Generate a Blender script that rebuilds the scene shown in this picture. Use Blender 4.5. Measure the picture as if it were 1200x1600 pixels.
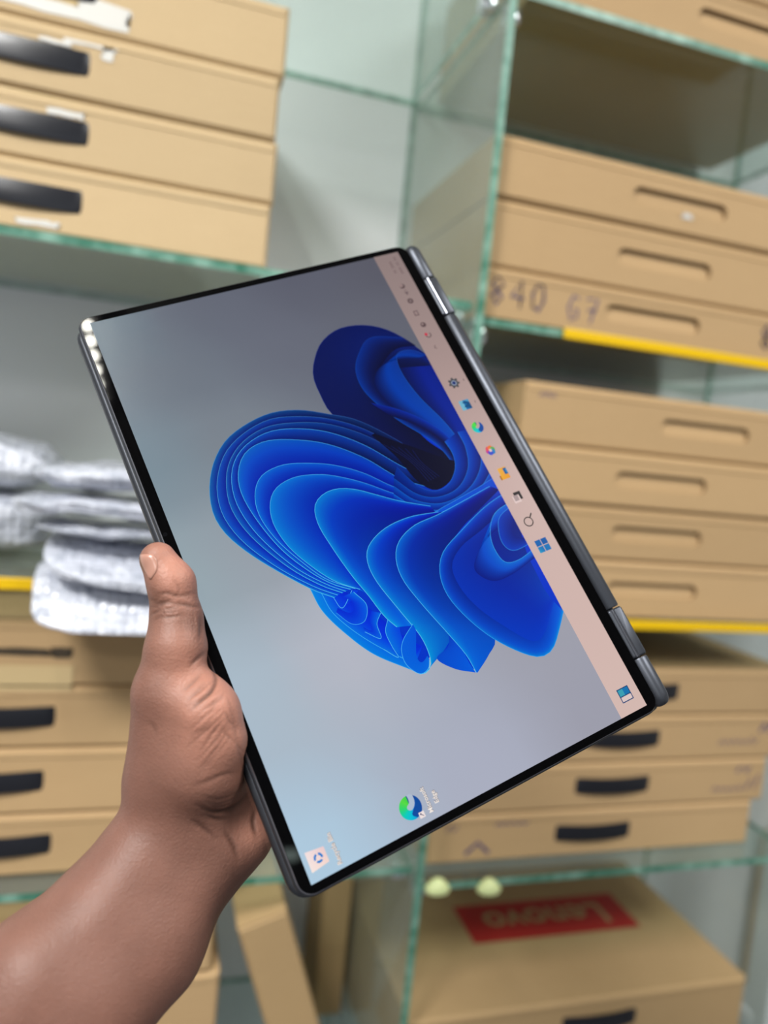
import bpy, bmesh, math, random
import numpy as np
from mathutils import Matrix, Vector

for o in list(bpy.data.objects): bpy.data.objects.remove(o)
SC = bpy.context.scene
COL = SC.collection

# ------------------------------------------------------------------ camera
F = 1175.0                                  # focal length in pixels of the 1200x1600 frame
CAMZ = 1.35                                 # eye height above the floor
YAW, PITCH, ROLL = math.radians(16.926), math.radians(4.753), math.radians(-5.637)
_fw = np.array([math.sin(YAW)*math.cos(PITCH), math.cos(YAW)*math.cos(PITCH), -math.sin(PITCH)])
_r = np.array([math.cos(YAW), -math.sin(YAW), 0.0]); _d = np.cross(_fw, _r)
R = np.array([math.cos(ROLL)*_r+math.sin(ROLL)*_d, -math.sin(ROLL)*_r+math.cos(ROLL)*_d, _fw])   # rows: right, down, forward
CP = np.array([0, 0, CAMZ])
cd = bpy.data.cameras.new('camera'); cam = bpy.data.objects.new('camera', cd); COL.objects.link(cam)
M = Matrix.Identity(4)
for i in range(3):
    M[i][0] = R[0][i]; M[i][1] = -R[1][i]; M[i][2] = -R[2][i]; M[i][3] = CP[i]
cam.matrix_world = M
cd.sensor_fit = 'VERTICAL'; cd.sensor_height = 36.0; cd.lens = F/1600*36; cd.clip_start = 0.02
cd.dof.use_dof = True; cd.dof.focus_distance = 0.375; cd.dof.aperture_fstop = 3.8
SC.camera = cam

# ------------------------------------------------------------------ world, lights, exposure
SC.view_settings.view_transform = 'Standard'; SC.view_settings.look = 'None'
SC.view_settings.gamma = 1.0; SC.view_settings.exposure = 0.0
try: SC.view_settings.use_curve_mapping = False
except Exception: pass
SC.cycles.use_denoising = True; SC.cycles.transparent_max_bounces = 24
w = bpy.data.worlds.new('shop_front_daylight'); SC.world = w; w.use_nodes = True  # added ambient fill; the room's rear is left open for it
w.node_tree.nodes['Background'].inputs[0].default_value = (0.90, 0.95, 1.0, 1)
w.node_tree.nodes['Background'].inputs[1].default_value = 0.7

def lin(c):
    c = np.asarray(c, float)/255.0
    return np.where(c <= 0.04045, c/12.92, ((c+0.055)/1.055)**2.4)

def area(name, loc, size, power, rot=(0, 0, 0), color=(1, 1, 1)):
    l = bpy.data.lights.new(name, 'AREA'); l.shape = 'RECTANGLE'; l.size, l.size_y = size; l.energy = power; l.color = color
    o = bpy.data.objects.new(name, l); COL.objects.link(o); o.location = loc; o.rotation_euler = rot
    return o
PANELS = [(-0.85, -0.45, 2.575, 57.0), (1.05, -0.22, 2.575, 26.0), (-1.0, -2.0, 2.575, 26.0), (1.75, -3.2, 2.575, 10.0)]  # unseen fill panels, put in to light the carton fronts, clear of screen reflections
for x, y, z, p in PANELS:
    area('ceiling_panel_light', (x, y, z), (0.56, 0.56), p, color=(1.0, 0.985, 0.96))

# ------------------------------------------------------------------ helpers
def ray(u, v):
    return R.T @ np.array([(u-600)/F, (v-800)/F, 1.0])
def onY(u, v, Y):
    d = ray(u, v); p = d*Y/d[1]; return p[0], p[2]+CAMZ
def camP(u, v, d):                                   # camera-space metres
    return np.array([(u-600)/F*d, (v-800)/F*d, d])

def tag(o, label=None, cat=None, group=None, kind=None):
    if label: o['label'] = label
    if cat: o['category'] = cat
    if group: o['group'] = group
    if kind: o['kind'] = kind
    return o
def empty(name, loc, rot=(0, 0, 0)):
    o = bpy.data.objects.new(name, None); COL.objects.link(o); o.location = loc; o.rotation_euler = rot
    o.empty_display_size = 0.02
    return o
def obj(name, me, mat=None, parent=None, loc=None, rot=None):
    o = bpy.data.objects.new(name, me); COL.objects.link(o)
    if mat is not None:
        for m in (mat if isinstance(mat, (list, tuple)) else [mat]): me.materials.append(m)
    if parent is not None: o.parent = parent
    if loc is not None: o.location = loc
    if rot is not None: o.rotation_euler = rot
    return o
def from_bm(name, bm, smooth=False):
    bmesh.ops.recalc_face_normals(bm, faces=bm.faces)
    me = bpy.data.meshes.new(name); bm.to_mesh(me); bm.free()
    if smooth:
        me.polygons.foreach_set('use_smooth', [True]*len(me.polygons))
        try: me.set_sharp_from_angle(angle=math.radians(40))
        except Exception: pass
    return me
def add_box(bm, c, s, bevel=0.0, seg=2):
    r = bmesh.ops.create_cube(bm, size=1.0)
    vs = r['verts']
    for v in vs: v.co = Vector((c[0]+v.co.x*s[0], c[1]+v.co.y*s[1], c[2]+v.co.z*s[2]))
    if bevel > 0:
        es = list({e for v in vs for e in v.link_edges})
        bmesh.ops.bevel(bm, geom=es, offset=bevel, segments=seg, affect='EDGES', profile=0.5)
def box_mesh(name, c, s, bevel=0.0, seg=2, smooth=False):
    bm = bmesh.new(); add_box(bm, c, s, bevel, seg); return from_bm(name, bm, smooth)

# ------------------------------------------------------------------ materials
def mat(name, color=(0.8, 0.8, 0.8), rough=0.5, metal=0.0, spec=0.5, emit=None, es=1.0):
    m = bpy.data.materials.new(name); m.use_nodes = True
    b = m.node_tree.nodes['Principled BSDF']
    b.inputs['Base Color'].default_value = (*color, 1); b.inputs['Roughness'].default_value = rough
    b.inputs['Metallic'].default_value = metal; b.inputs['Specular IOR Level'].default_value = spec
    if emit is not None:
        b.inputs['Emission Color'].default_value = (*emit, 1); b.inputs['Emission Strength'].default_value = es
    return m
def N(m, t, **kw):
    n = m.node_tree.nodes.new(t)
    for k, v in kw.items(): setattr(n, k, v)
    return n
def L(m, a, b): m.node_tree.links.new(a, b)

def kraft(name, c1, c2, rough=0.72):
    m = mat(name, c1, rough, spec=0.25); b = m.node_tree.nodes['Principled BSDF']
    tc = N(m, 'ShaderNodeTexCoord'); oi = N(m, 'ShaderNodeObjectInfo')
    n1 = N(m, 'ShaderNodeTexNoise'); n1.inputs['Scale'].default_value = 9; n1.inputs['Detail'].default_value = 5
    mp = N(m, 'ShaderNodeMapping'); mp.inputs['Scale'].default_value = (20, 20, 520)
    n2 = N(m, 'ShaderNodeTexNoise'); n2.inputs['Scale'].default_value = 1.0; n2.inputs['Detail'].default_value = 2
    L(m, tc.outputs['Object'], n1.inputs['Vector']); L(m, tc.outputs['Object'], mp.inputs['Vector']); L(m, mp.outputs[0], n2.inputs['Vector'])
    mx = N(m, 'ShaderNodeMix', data_type='RGBA'); mx.inputs[6].default_value = (*c1, 1); mx.inputs[7].default_value = (*c2, 1)
    ad = N(m, 'ShaderNodeMath', operation='MULTIPLY_ADD'); ad.inputs[1].default_value = 0.45; L(m, n2.outputs['Fac'], ad.inputs[0])
    ml = N(m, 'ShaderNodeMath', operation='MULTIPLY'); ml.inputs[1].default_value = 0.55; L(m, n1.outputs['Fac'], ml.inputs[0]); L(m, ml.outputs[0], ad.inputs[2])
    L(m, ad.outputs[0], mx.inputs[0])
    hs = N(m, 'ShaderNodeHueSaturation'); mr = N(m, 'ShaderNodeMapRange'); mr.inputs['To Min'].default_value = 0.93; mr.inputs['To Max'].default_value = 1.07
    L(m, oi.outputs['Random'], mr.inputs['Value']); L(m, mr.outputs[0], hs.inputs['Value']); L(m, mx.outputs[2], hs.inputs['Color'])
    L(m, hs.outputs[0], b.inputs['Base Color'])
    bp = N(m, 'ShaderNodeBump'); bp.inputs['Strength'].default_value = 0.12; bp.inputs['Distance'].default_value = 0.001
    L(m, n2.outputs['Fac'], bp.inputs['Height']); L(m, bp.outputs[0], b.inputs['Normal'])
    return m
M_KRAFT = kraft('kraft_cardboard', (0.45, 0.298, 0.15), (0.525, 0.36, 0.19))
M_KRAFT_PALE = kraft('pale_kraft_cardboard', (0.50, 0.365, 0.205), (0.57, 0.43, 0.25))
M_KRAFT_DEEP = kraft('brown_kraft_cardboard', (0.43, 0.29, 0.14), (0.50, 0.345, 0.18))
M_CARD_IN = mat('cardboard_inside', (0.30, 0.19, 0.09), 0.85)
M_STRAP = mat('black_handle_plastic', (0.012, 0.013, 0.018), 0.28)
M_INK = mat('blue_marker_ink', (0.07, 0.06, 0.16), 0.6)
M_PRINT = mat('dark_print', (0.05, 0.035, 0.02), 0.7)
M_STICKER = mat('white_paper_sticker', (0.64, 0.63, 0.59), 0.5)
M_TAPE = mat('clear_packing_tape', (0.62, 0.47, 0.25), 0.12)
M_RED = mat('red_label_print', (0.42, 0.018, 0.014), 0.6)
M_YEL = mat('yellow_edge_strip', (0.80, 0.50, 0.0), 0.35)
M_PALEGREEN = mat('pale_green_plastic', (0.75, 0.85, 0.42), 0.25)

def wallmat(name, c, rough=0.6, sc=3):
    m = mat(name, c, rough, spec=0.3); b = m.node_tree.nodes['Principled BSDF']
    n = N(m, 'ShaderNodeTexNoise'); n.inputs['Scale'].default_value = sc; n.inputs['Detail'].default_value = 6
    tc = N(m, 'ShaderNodeTexCoord'); L(m, tc.outputs['Object'], n.inputs['Vector'])
    mx = N(m, 'ShaderNodeMix', data_type='RGBA'); mx.inputs[6].default_value = (*[k*0.95 for k in c], 1); mx.inputs[7].default_value = (*c, 1)
    L(m, n.outputs['Fac'], mx.inputs[0]); L(m, mx.outputs[2], b.inputs['Base Color'])
    bp = N(m, 'ShaderNodeBump'); bp.inputs['Strength'].default_value = 0.05; L(m, n.outputs['Fac'], bp.inputs['Height']); L(m, bp.outputs[0], b.inputs['Normal'])
    return m
M_WALL = wallmat('white_wall_paint', (0.86, 0.89, 0.92), 0.5)
M_CEIL = wallmat('pale_ceiling_paint', (0.5, 0.51, 0.52)); M_SIDE = wallmat('grey_side_wall_paint', (0.38, 0.38, 0.38))
M_FLOOR = wallmat('grey_floor', (0.13, 0.13, 0.14), 0.3)
M_WHITEMETAL = mat('white_powder_coat', (0.78, 0.79, 0.82), 0.35)

def glass(name, tint, refl=1.0, refl_haze=0.10):
    m = bpy.data.materials.new(name); m.use_nodes = True; nt = m.node_tree; nt.nodes.clear()
    out = N(m, 'ShaderNodeOutputMaterial'); mix = N(m, 'ShaderNodeMixShader'); tr = N(m, 'ShaderNodeBsdfTransparent'); gl = N(m, 'ShaderNodeBsdfGlossy')
    fr = N(m, 'ShaderNodeFresnel'); fr.inputs['IOR'].default_value = 1.5
    tr.inputs['Color'].default_value = (*tint, 1); gl.inputs['Roughness'].default_value = 0.03; gl.inputs['Color'].default_value = (0.9*refl, 0.95*refl, 0.93*refl, 1)
    ge = N(m, 'ShaderNodeNewGeometry'); iv = N(m, 'ShaderNodeMath', operation='SUBTRACT'); iv.inputs[0].default_value = 1.0; L(m, ge.outputs['Backfacing'], iv.inputs[1])
    mu = N(m, 'ShaderNodeMath', operation='MULTIPLY'); L(m, fr.outputs[0], mu.inputs[0]); L(m, iv.outputs[0], mu.inputs[1])
    L(m, mu.outputs[0], mix.inputs[0]); df = N(m, 'ShaderNodeBsdfDiffuse'); df.inputs['Color'].default_value = (0.72, 0.80, 0.77, 1); tl = N(m, 'ShaderNodeBsdfTranslucent'); tl.inputs['Color'].default_value = (0.72, 0.80, 0.77, 1)
    fm = N(m, 'ShaderNodeMixShader'); fm.inputs[0].default_value = 0.4; L(m, df.outputs[0], fm.inputs[1]); L(m, tl.outputs[0], fm.inputs[2])       # milky diffuse mix imitating reflected haze on the glass
    dm = N(m, 'ShaderNodeMixShader'); dm.inputs[0].default_value = refl_haze; L(m, tr.outputs[0], dm.inputs[1]); L(m, fm.outputs[0], dm.inputs[2])
    L(m, dm.outputs[0], mix.inputs[1]); L(m, gl.outputs[0], mix.inputs[2]); L(m, mix.outputs[0], out.inputs[0])
    return m
M_GLASS = glass('clear_glass', (0.90, 0.955, 0.93), refl_haze=0.15); M_GLASS_R = glass('clear_right_shelf_glass', (0.88, 0.94, 0.91), refl_haze=0.05); M_GLASS_UP = glass('clear_divider_glass', (0.93, 0.965, 0.95), refl_haze=0.17)
def edgemat():
    m = mat('green_glass_edge', (0.10, 0.30, 0.22), 0.38, spec=0.4); b = m.node_tree.nodes['Principled BSDF']
    n = N(m, 'ShaderNodeTexNoise'); n.inputs['Scale'].default_value = 45; tc = N(m, 'ShaderNodeTexCoord'); L(m, tc.outputs['Object'], n.inputs['Vector'])
    rp = N(m, 'ShaderNodeValToRGB'); rp.color_ramp.elements[0].color = (0.035, 0.20, 0.13, 1); rp.color_ramp.elements[1].color = (0.28, 0.52, 0.42, 1)
    rp.color_ramp.elements[0].position = 0.35; rp.color_ramp.elements[1].position = 0.7
    L(m, n.outputs['Fac'], rp.inputs[0]); L(m, rp.outputs[0], b.inputs['Base Color'])
    b.inputs['Transmission Weight'].default_value = 0.25
    return m
M_EDGE = edgemat()

# ------------------------------------------------------------------ the room
YW = 1.185                                            # back wall
def struct(name, c, s, m):
    o = obj(name, box_mesh(name, (0, 0, 0), s), m, loc=c); o['kind'] = 'structure'; return o
struct('floor', (0.3, -2.4, -0.05), (5.0, 7.4, 0.1), M_FLOOR)
struct('ceiling', (0.3, -2.4, 2.65), (5.0, 7.4, 0.1), M_CEIL)
struct('wall_back', (0.3, YW+0.05, 1.3), (5.0, 0.1, 2.6), M_WALL)
struct('wall_left', (-1.95, -2.4, 1.3), (0.1, 7.15, 2.6), M_SIDE)
struct('wall_right', (2.55, -2.4, 1.3), (0.1, 7.15, 2.6), M_SIDE)
M_FRAME = mat('panel_frame', (0.8, 0.8, 0.8), 0.4)
M_HOUSING = mat('led_housing', (0.10, 0.10, 0.11), 0.4)
M_LED = mat('led_bulb', (1, 1, 1), 0.3, emit=(1.0, 0.98, 0.86), es=300.0)
for i, (x, y, z, p) in enumerate(PANELS):
    t = empty('ceiling_panel_lamp', (x, y, 2.6))
    tag(t, ['square ceiling lamp above the left shelves', 'square ceiling lamp over the right bay', 'square ceiling lamp behind the photographer on the left', 'square ceiling lamp far behind the photographer on the right'][i], 'lamp', 'ceiling lamps')
    bm = bmesh.new()
    for sx, sy, lx, ly in ((-.3, 0, .03, .63), (.3, 0, .03, .63), (0, -.3, .57, .03), (0, .3, .57, .03)):
        add_box(bm, (sx, sy, -0.012), (lx, ly, 0.022))
    obj('lamp_frame', from_bm('lamp_frame', bm), M_FRAME, t)
    obj('backing', box_mesh('backing', (0, 0, -0.003), (.57, .57, .004)), M_FRAME, t)
# strip of round LEDs on the ceiling, mirrored in the corner of the laptop's bezel
t = empty('led_strip_lamp', (-0.352, 0.0, 2.6)); tag(t, 'strip of round white bulbs along the ceiling over the left shelves', 'lamp')
obj('housing', box_mesh('housing', (0, 0.0, -0.012), (0.06, 0.66, 0.02), 0.004), M_HOUSING, t)
bm = bmesh.new(); bmesh.ops.create_uvsphere(bm, u_segments=10, v_segments=6, radius=0.0085); led_me = from_bm('bulb', bm, True); led_me.materials.append(M_LED)
for k in range(18): obj('bulb', led_me, None, t, loc=(0, -0.305+k*0.036, -0.026))
# round downlight behind the photographer
t = empty('round_downlight', (0.10, -2.50, 2.6)); tag(t, 'small round downlight in the ceiling behind the photographer', 'lamp')
bm = bmesh.new(); bmesh.ops.create_cone(bm, cap_ends=True, segments=24, radius1=0.062, radius2=0.075, depth=0.02); obj('rim', from_bm('rim', bm), M_FRAME, t, loc=(0, 0, -0.01))
bm = bmesh.new(); bmesh.ops.create_circle(bm, cap_ends=True, segments=24, radius=0.05); obj('lens', from_bm('lens', bm), mat('downlight_lens', (1, 1, 1), emit=(0.8, 1.0, 0.93), es=9.0), t, loc=(0, 0, -0.0205))

# ------------------------------------------------------------------ glass shelves
YF = 0.84                                             # front edges of the shelves
XD = 0.345                                            # glass divider between the two bays
def glass_slab(name, c, s, label, group, edges):
    """a clear pane whose cut edges show green; edges = axes of the narrow sides"""
    bm = bmesh.new(); add_box(bm, (0, 0, 0), s)
    bm.normal_update()
    for f in bm.faces:
        ax = max(range(3), key=lambda i: abs(f.normal[i])); f.material_index = 1 if ax in edges else 0
    o = obj(name, from_bm(name, bm), [(M_GLASS if c[0] < XD else M_GLASS_R) if 'shelf' in name else M_GLASS_UP, M_EDGE], loc=c); tag(o, label, 'shelf' if 'shelf' in name else 'glass panel', group); return o
LZ = [0.548, 0.182, -0.170, -0.515, -0.90]; RZ = [0.540, 0.167, -0.193, -0.540, -0.90]
ORD = ['uppermost', 'second highest', 'third highest', 'fourth highest', 'lowest']
WHATL = ['above the stack of four handled cartons', 'carrying the stack of four handled cartons', 'carrying the bubble wrap, with yellow edge', 'carrying the cartons behind the wrist', 'below the forearm']
WHATR = ['carrying the topmost slotted cartons', 'carrying three slotted cartons, partly yellow edged', 'carrying four slotted cartons, yellow edged', 'carrying four cartons with black handles', 'carrying the carton with the red label']
shelfL, shelfR = [], []
for i in range(5):
    z = LZ[i]+CAMZ
    x0, x1 = -0.62, XD-0.006
    shelfL.append(glass_slab('glass_shelf', ((x0+x1)/2, (YF+YW)/2, z-0.0045), (x1-x0, YW-YF-0.002, 0.009), 'clear glass shelf in the left bay '+WHATL[i], 'glass shelves', (0, 1)))
    z = RZ[i]+CAMZ; x0, x1 = XD+0.006, 0.955
    shelfR.append(glass_slab('glass_shelf', ((x0+x1)/2, (YF+YW)/2, z-0.0045), (x1-x0, YW-YF-0.002, 0.009), 'clear glass shelf in the right bay '+WHATR[i], 'glass shelves', (0, 1)))
glass_slab('glass_divider', (XD, (YF+YW)/2-0.006, 1.25), (0.010, YW-YF+0.010, 2.48), 'upright glass divider between the left and right shelf bays', 'glass dividers', (1, 2))
glass_slab('glass_divider', (0.963, (YF+YW)/2, 1.25), (0.010, YW-YF-0.002, 2.48), 'upright glass divider closing the right bay near the white wall', 'glass dividers', (1, 2))
def strip(shelf, x0, x1, zc, h=0.0125):
    sx, sy, sz = shelf.location
    obj('edge_strip', box_mesh('edge_strip', ((x0+x1)/2-sx, YF-0.0025-sy, zc-sz), (x1-x0, 0.004, h), 0.001), M_YEL, shelf)
strip(shelfR[1], onY(880, 517, YF)[0], 0.955, RZ[1]+CAMZ-0.0045)
strip(shelfR[2], XD+0.008, 0.955, RZ[2]+CAMZ-0.0045)
strip(shelfL[2], -0.61, XD-0.008, LZ[2]+CAMZ-0.0045)
# chrome corner clips where the shelves meet the divider
M_CHROME = mat('clip_metal', (0.75, 0.78, 0.80), 0.2, metal=0.9)
for i in range(5):
    for xs, zz, bay in ((-1, LZ[i], 'left'), (1, RZ[i], 'right')):
        o = obj('shelf_clip', box_mesh('shelf_clip', (0, 0, 0), (0.020, 0.022, 0.020), 0.005, 2, True), M_CHROME, loc=(XD+xs*0.0155, YF+0.03, zz+CAMZ-0.0195))
        tag(o, 'metal clip under the %s glass shelf on the %s face of the divider' % (ORD[i], bay), 'clip', 'shelf clips')

# ------------------------------------------------------------------ cartons
def stadium(cx, cz, wd, ht, n=6):
    r = ht/2*0.98; pts = []
    for (sx, sz, a0) in ((1, 1, 0), (-1, 1, 90), (-1, -1, 180), (1, -1, 270)):
        for k in range(n+1):
            a = math.radians(a0+90*k/n); pts.append((cx+sx*(wd/2-r)+r*math.cos(a), cz+sz*(ht/2-r)+r*math.sin(a)))
    return pts
def carton_body(w_, d_, h_, slot):
    """closed carton, front face (y=0) pierced by a hand slot; origin: middle of the front bottom edge"""
    bm = bmesh.new(); x = w_/2; b = 0.0034
    def q(*p): return bm.faces.new([bm.verts.new(c) for c in p])
    o = [bm.verts.new(c) for c in ((-x+b, 0, b), (x-b, 0, b), (x-b, 0, h_-b), (-x+b, 0, h_-b))]
    if slot:
        cx, cz, sw, sh = slot
        pts = stadium(cx, cz, sw, sh); vi = [bm.verts.new((p[0], 0, p[1])) for p in pts]; vb = [bm.verts.new((p[0], 0.009, p[1])) for p in pts]
        es = [bm.edges.new((o[i], o[(i+1) % 4])) for i in range(4)]+[bm.edges.new((vi[i], vi[(i+1) % len(vi)])) for i in range(len(vi))]
        bmesh.ops.triangle_fill(bm, edges=es, use_beauty=True)
        for i in range(len(vi)):
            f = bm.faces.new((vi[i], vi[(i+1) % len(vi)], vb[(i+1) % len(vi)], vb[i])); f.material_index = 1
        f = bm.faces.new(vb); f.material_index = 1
    else: bm.faces.new(o)
    c = [bm.verts.new(p) for p in ((-x, b, 0), (x, b, 0), (x, b, h_), (-x, b, h_))]
    e = [bm.verts.new(p) for p in ((-x, d_, 0), (x, d_, 0), (x, d_, h_), (-x, d_, h_))]
    for i in range(4):
        j = (i+1) % 4; bm.faces.new((o[i], o[j], c[j], c[i])); bm.faces.new((c[i], c[j], e[j], e[i]))
    bm.faces.new(e)
    bmesh.ops.remove_doubles(bm, verts=bm.verts, dist=1e-6)
    return from_bm('carton_body', bm)
def ribbon(bm, pts, wd, y=-0.0005, plane='xz'):
    pts = [np.array(p, float) for p in pts]
    vs = []
    for i, p in enumerate(pts):
        d = pts[min(i+1, len(pts)-1)]-pts[max(i-1, 0)]; n = np.array([-d[1], d[0]])/(np.linalg.norm(d)+1e-9)*wd/2
        vs.append([bm.verts.new((k[0], y, k[1]) if plane == 'xz' else (k[0], k[1], y)) for k in (p+n, p-n)])
    for a, b in zip(vs, vs[1:]):
        try: bm.faces.new((a[0], b[0], b[1], a[1]))
        except ValueError: pass
GL = {'8': [[(.5, .5), (.15, .72), (.5, 1), (.85, .72), (.15, .25), (.5, 0), (.85, .25), (.5, .5)]], '4': [[(.7, 0), (.7, 1), (.1, .35), (.95, .35)]],
      '0': [[(.5, 1), (.1, .6), (.2, .1), (.6, 0), (.9, .4), (.8, .9), (.5, 1)]], 'G': [[(.85, .9), (.4, 1), (.1, .5), (.35, 0), (.8, .15), (.8, .45), (.5, .45)]],
      '7': [[(.05, .95), (.9, 1), (.45, 0)], [(.2, .5), (.85, .55)]]}
def writing(parent, text, x, z, h, wd=0.0028, jit=0.0):
    bm = bmesh.new(); rnd = random.Random(len(text)+int(x*1e4))
    for ch in text:
        for st in GL.get(ch, []):
            for rep in range(2 if jit else 1):
                ribbon(bm, [(x+a*h*0.62+rnd.uniform(-jit, jit), z+b*h+rnd.uniform(-jit, jit)) for a, b in st], wd)
        x += h*0.85 if ch != ' ' else h*0.6
    return obj('marker_writing', from_bm('marker_writing', bm), M_INK, parent)
def scribble(parent, x, z, wd, ht, n, seed, thick=0.0022):
    bm = bmesh.new(); rnd = random.Random(seed)
    ribbon(bm, [(x+wd*i/n, z+(ht if i % 2 else 0)*rnd.uniform(.55, 1)) for i in range(n+1)], thick)
    return obj('marker_writing', from_bm('marker_writing', bm), M_INK, parent)
def strap_mesh(sw, sh, bow):
    bm = bmesh.new(); n = 14; rows = []
    for i in range(n+1):
        t = i/n*2-1; x = t*sw/2; y = -bow*(1-t*t)+0.004*(abs(t) > 0.97); sag = -0.0015*(1-t*t)
        tw = 0.4*(1-t*t)
        rows.append([bm.verts.new((x, y+dy, sag+zz)) for dy, zz in ((0, -sh/2), (-0.0008, -sh/4), (-0.0008, sh/4), (0, sh/2), (0.0022, sh/2), (0.0022, -sh/2))])
    for a, b in zip(rows, rows[1:]):
        for k in range(6): bm.faces.new((a[k], b[k], b[(k+1) % 6], a[(k+1) % 6]))
    bm.faces.new(rows[0]); bm.faces.new(rows[-1])
    return from_bm('strap_handle', bm, True)
def carton(name, label, xc, yf, z0, w_, d_, h_, m, style='slot', group=None, hx=0.0, rz=0.0, slot=(0.142, 0.021), hz=0.5, seam=True):
    t = empty(name, (xc, yf, z0+CAMZ), (0, 0, rz)); tag(t, label, 'box', group)
    if style == 'slot': sl = (hx, h_*hz, *slot)
    elif style == 'strap': sl = (hx, h_*hz, 0.104, 0.017)
    else: sl = None
    h_ -= 0.0015
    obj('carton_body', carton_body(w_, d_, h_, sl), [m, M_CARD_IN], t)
    if style == 'slot':       # flap of board folded back into the hand slot
        bm = bmesh.new(); pts = stadium(hx, h_*hz, slot[0]-0.002, slot[1]-0.003)
        f = bm.faces.new([bm.verts.new((p[0], 0.0035+0.003*((p[1]-h_*hz)/slot[1]+0.5), p[1]-0.001)) for p in pts])
        ex = bmesh.ops.extrude_face_region(bm, geom=[f]); bmesh.ops.translate(bm, verts=[v for v in ex['geom'] if isinstance(v, bmesh.types.BMVert)], vec=(0, 0.0015, 0))
        obj('slot_flap', from_bm('slot_flap', bm), m, t)
    elif style == 'strap':
        obj('strap_handle', strap_mesh(0.134, 0.0225, 0.0062), M_STRAP, t, loc=(hx, 0.001, h_*hz+0.002))
    if seam:                  # tucked top flap: a lip proud of the front, with its joint below
        obj('lid_flap', box_mesh('lid_flap', (0, 0.0, h_-0.0075), (w_-0.008, 0.0020, 0.0075), 0.0007, 1), m, t)
    return t
def patch(parent, name, x, z, w_, h_, m, rag=0.003, seed=1, y=-0.0009):
    """flat torn paper or print on a carton front"""
    rnd = random.Random(seed); pts = []
    for (ax, az, bx, bz) in ((0, 0, 1, 0), (1, 0, 1, 1), (1, 1, 0, 1), (0, 1, 0, 0)):
        for k in range(6):
            t = k/6; pts.append((x+(ax+(bx-ax)*t)*w_+rnd.uniform(-rag, rag), z+(az+(bz-az)*t)*h_+rnd.uniform(-rag, rag)*0.5))
    bm = bmesh.new(); bm.faces.new([bm.verts.new((p[0], y, p[1])) for p in pts]); bmesh.ops.triangulate(bm, faces=bm.faces)
    return obj(name, from_bm(name, bm), m, parent)

# upper left stack: four pale cartons with black strap handles
zs = [0.1825, 0.2525, 0.3190, 0.3860, 0.4605]
names = ['lowest', 'second lowest', 'second highest', 'topmost']
for i in range(4):
    h = zs[i+1]-zs[i]
    t = carton('laptop_carton', 'pale kraft carton with black strap handle, %s of the upper left stack' % names[i], -0.153+[0.0, 0.002, -0.001, 0.003][i], 0.85+[0, .002, .001, .003][i], zs[i], 0.50, 0.31, h, M_KRAFT_PALE, 'strap', 'cartons in the upper left stack', hz=0.50)
    if i == 3:
        patch(t, 'torn_sticker', -0.06, 0.008, 0.150, 0.022, M_STICKER, 0.004, 5); patch(t, 'sticker_print', -0.06, 0.020, 0.10, 0.006, M_TAPE, 0.003, 6, -0.0012)
    if i == 2:
        patch(t, 'torn_sticker', 0.035, 0.052, 0.05, 0.006, M_STICKER, 0.002, 7); patch(t, 'torn_sticker', 0.071, 0.042, 0.012, 0.016, M_STICKER, 0.002, 8); patch(t, 'torn_sticker', 0.012, 0.047, 0.03, 0.004, M_STICKER, 0.001, 9)
    if i == 1:
        patch(t, 'torn_sticker', 0.02, 0.047, 0.034, 0.006, M_STICKER, 0.001, 10); patch(t, 'sticker_print', -0.06, 0.056, 0.12, 0.006, M_TAPE, 0.003, 11)
    if i == 0: patch(t, 'torn_sticker', 0.0, 0.006, 0.04, 0.006, M_STICKER, 0.002, 12)

# lower left stack, behind the wrist
zs = [-0.5145, -0.4425, -0.3660, -0.2950, -0.2200]
for i in range(4):
    t = carton('laptop_carton', ['kraft carton with black strap handle, lowest of the stack behind the wrist', 'kraft carton with sagging black strap handle, second lowest behind the wrist', 'kraft carton with black strap handle just below the shaded printed carton', 'shaded carton with printed line, topmost under the bubble wrap'][i],
               -0.150+[0.004, -0.004, 0.0, 0.0][i], 0.875, zs[i], 0.50, 0.30, zs[i+1]-zs[i], M_KRAFT, 'strap' if i < 3 else 'plain', 'cartons in the lower left stack', hx=[-0.0, -0.004, 0.0, 0][i])
    if i == 3:
        patch(t, 'printed_line', -0.02, 0.034, 0.07, 0.008, M_PRINT, 0.002, 21); patch(t, 'printed_line', 0.052, 0.032, 0.02, 0.011, M_PRINT, 0.002, 22)
        patch(t, 'packing_tape', -0.12, 0.001, 0.195, 0.022, M_TAPE, 0.001, 23)
    if i == 2: patch(t, 'packing_tape', -0.12, 0.060, 0.195, 0.010, M_TAPE, 0.001, 24)

# upper right stack: three slotted cartons
zs = [0.1675, 0.2305, 0.3105, 0.3830]
for i in range(3):
    t = carton('laptop_carton', ['slotted kraft carton with blue marker digits, lowest of the upper right stack', 'plain slotted kraft carton, middle of the upper right stack', 'slotted kraft carton with a pale spot, top of the upper right stack'][i],
               0.353+0.255+[0.0, 0.001, -0.001][i], 0.85+[0, .003, 0][i], zs[i], 0.51, 0.31, zs[i+1]-zs[i], M_KRAFT, 'slot', 'cartons in the upper right stack', hx=[-0.014, -0.006, 0.006][i])
    if i == 0:
        writing(t, '840', -0.245, 0.019, 0.032, 0.0024, 0.0012); writing(t, 'G7', -0.140, 0.014, 0.030, 0.0028); writing(t, '840', 0.155, 0.018, 0.030, 0.0036, 0.0015)
    if i == 2:
        patch(t, 'pale_spot', 0.010, 0.020, 0.014, 0.006, M_STICKER, 0.002, 31); scribble(t, 0.19, 0.028, 0.05, 0.016, 7, 4)
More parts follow.
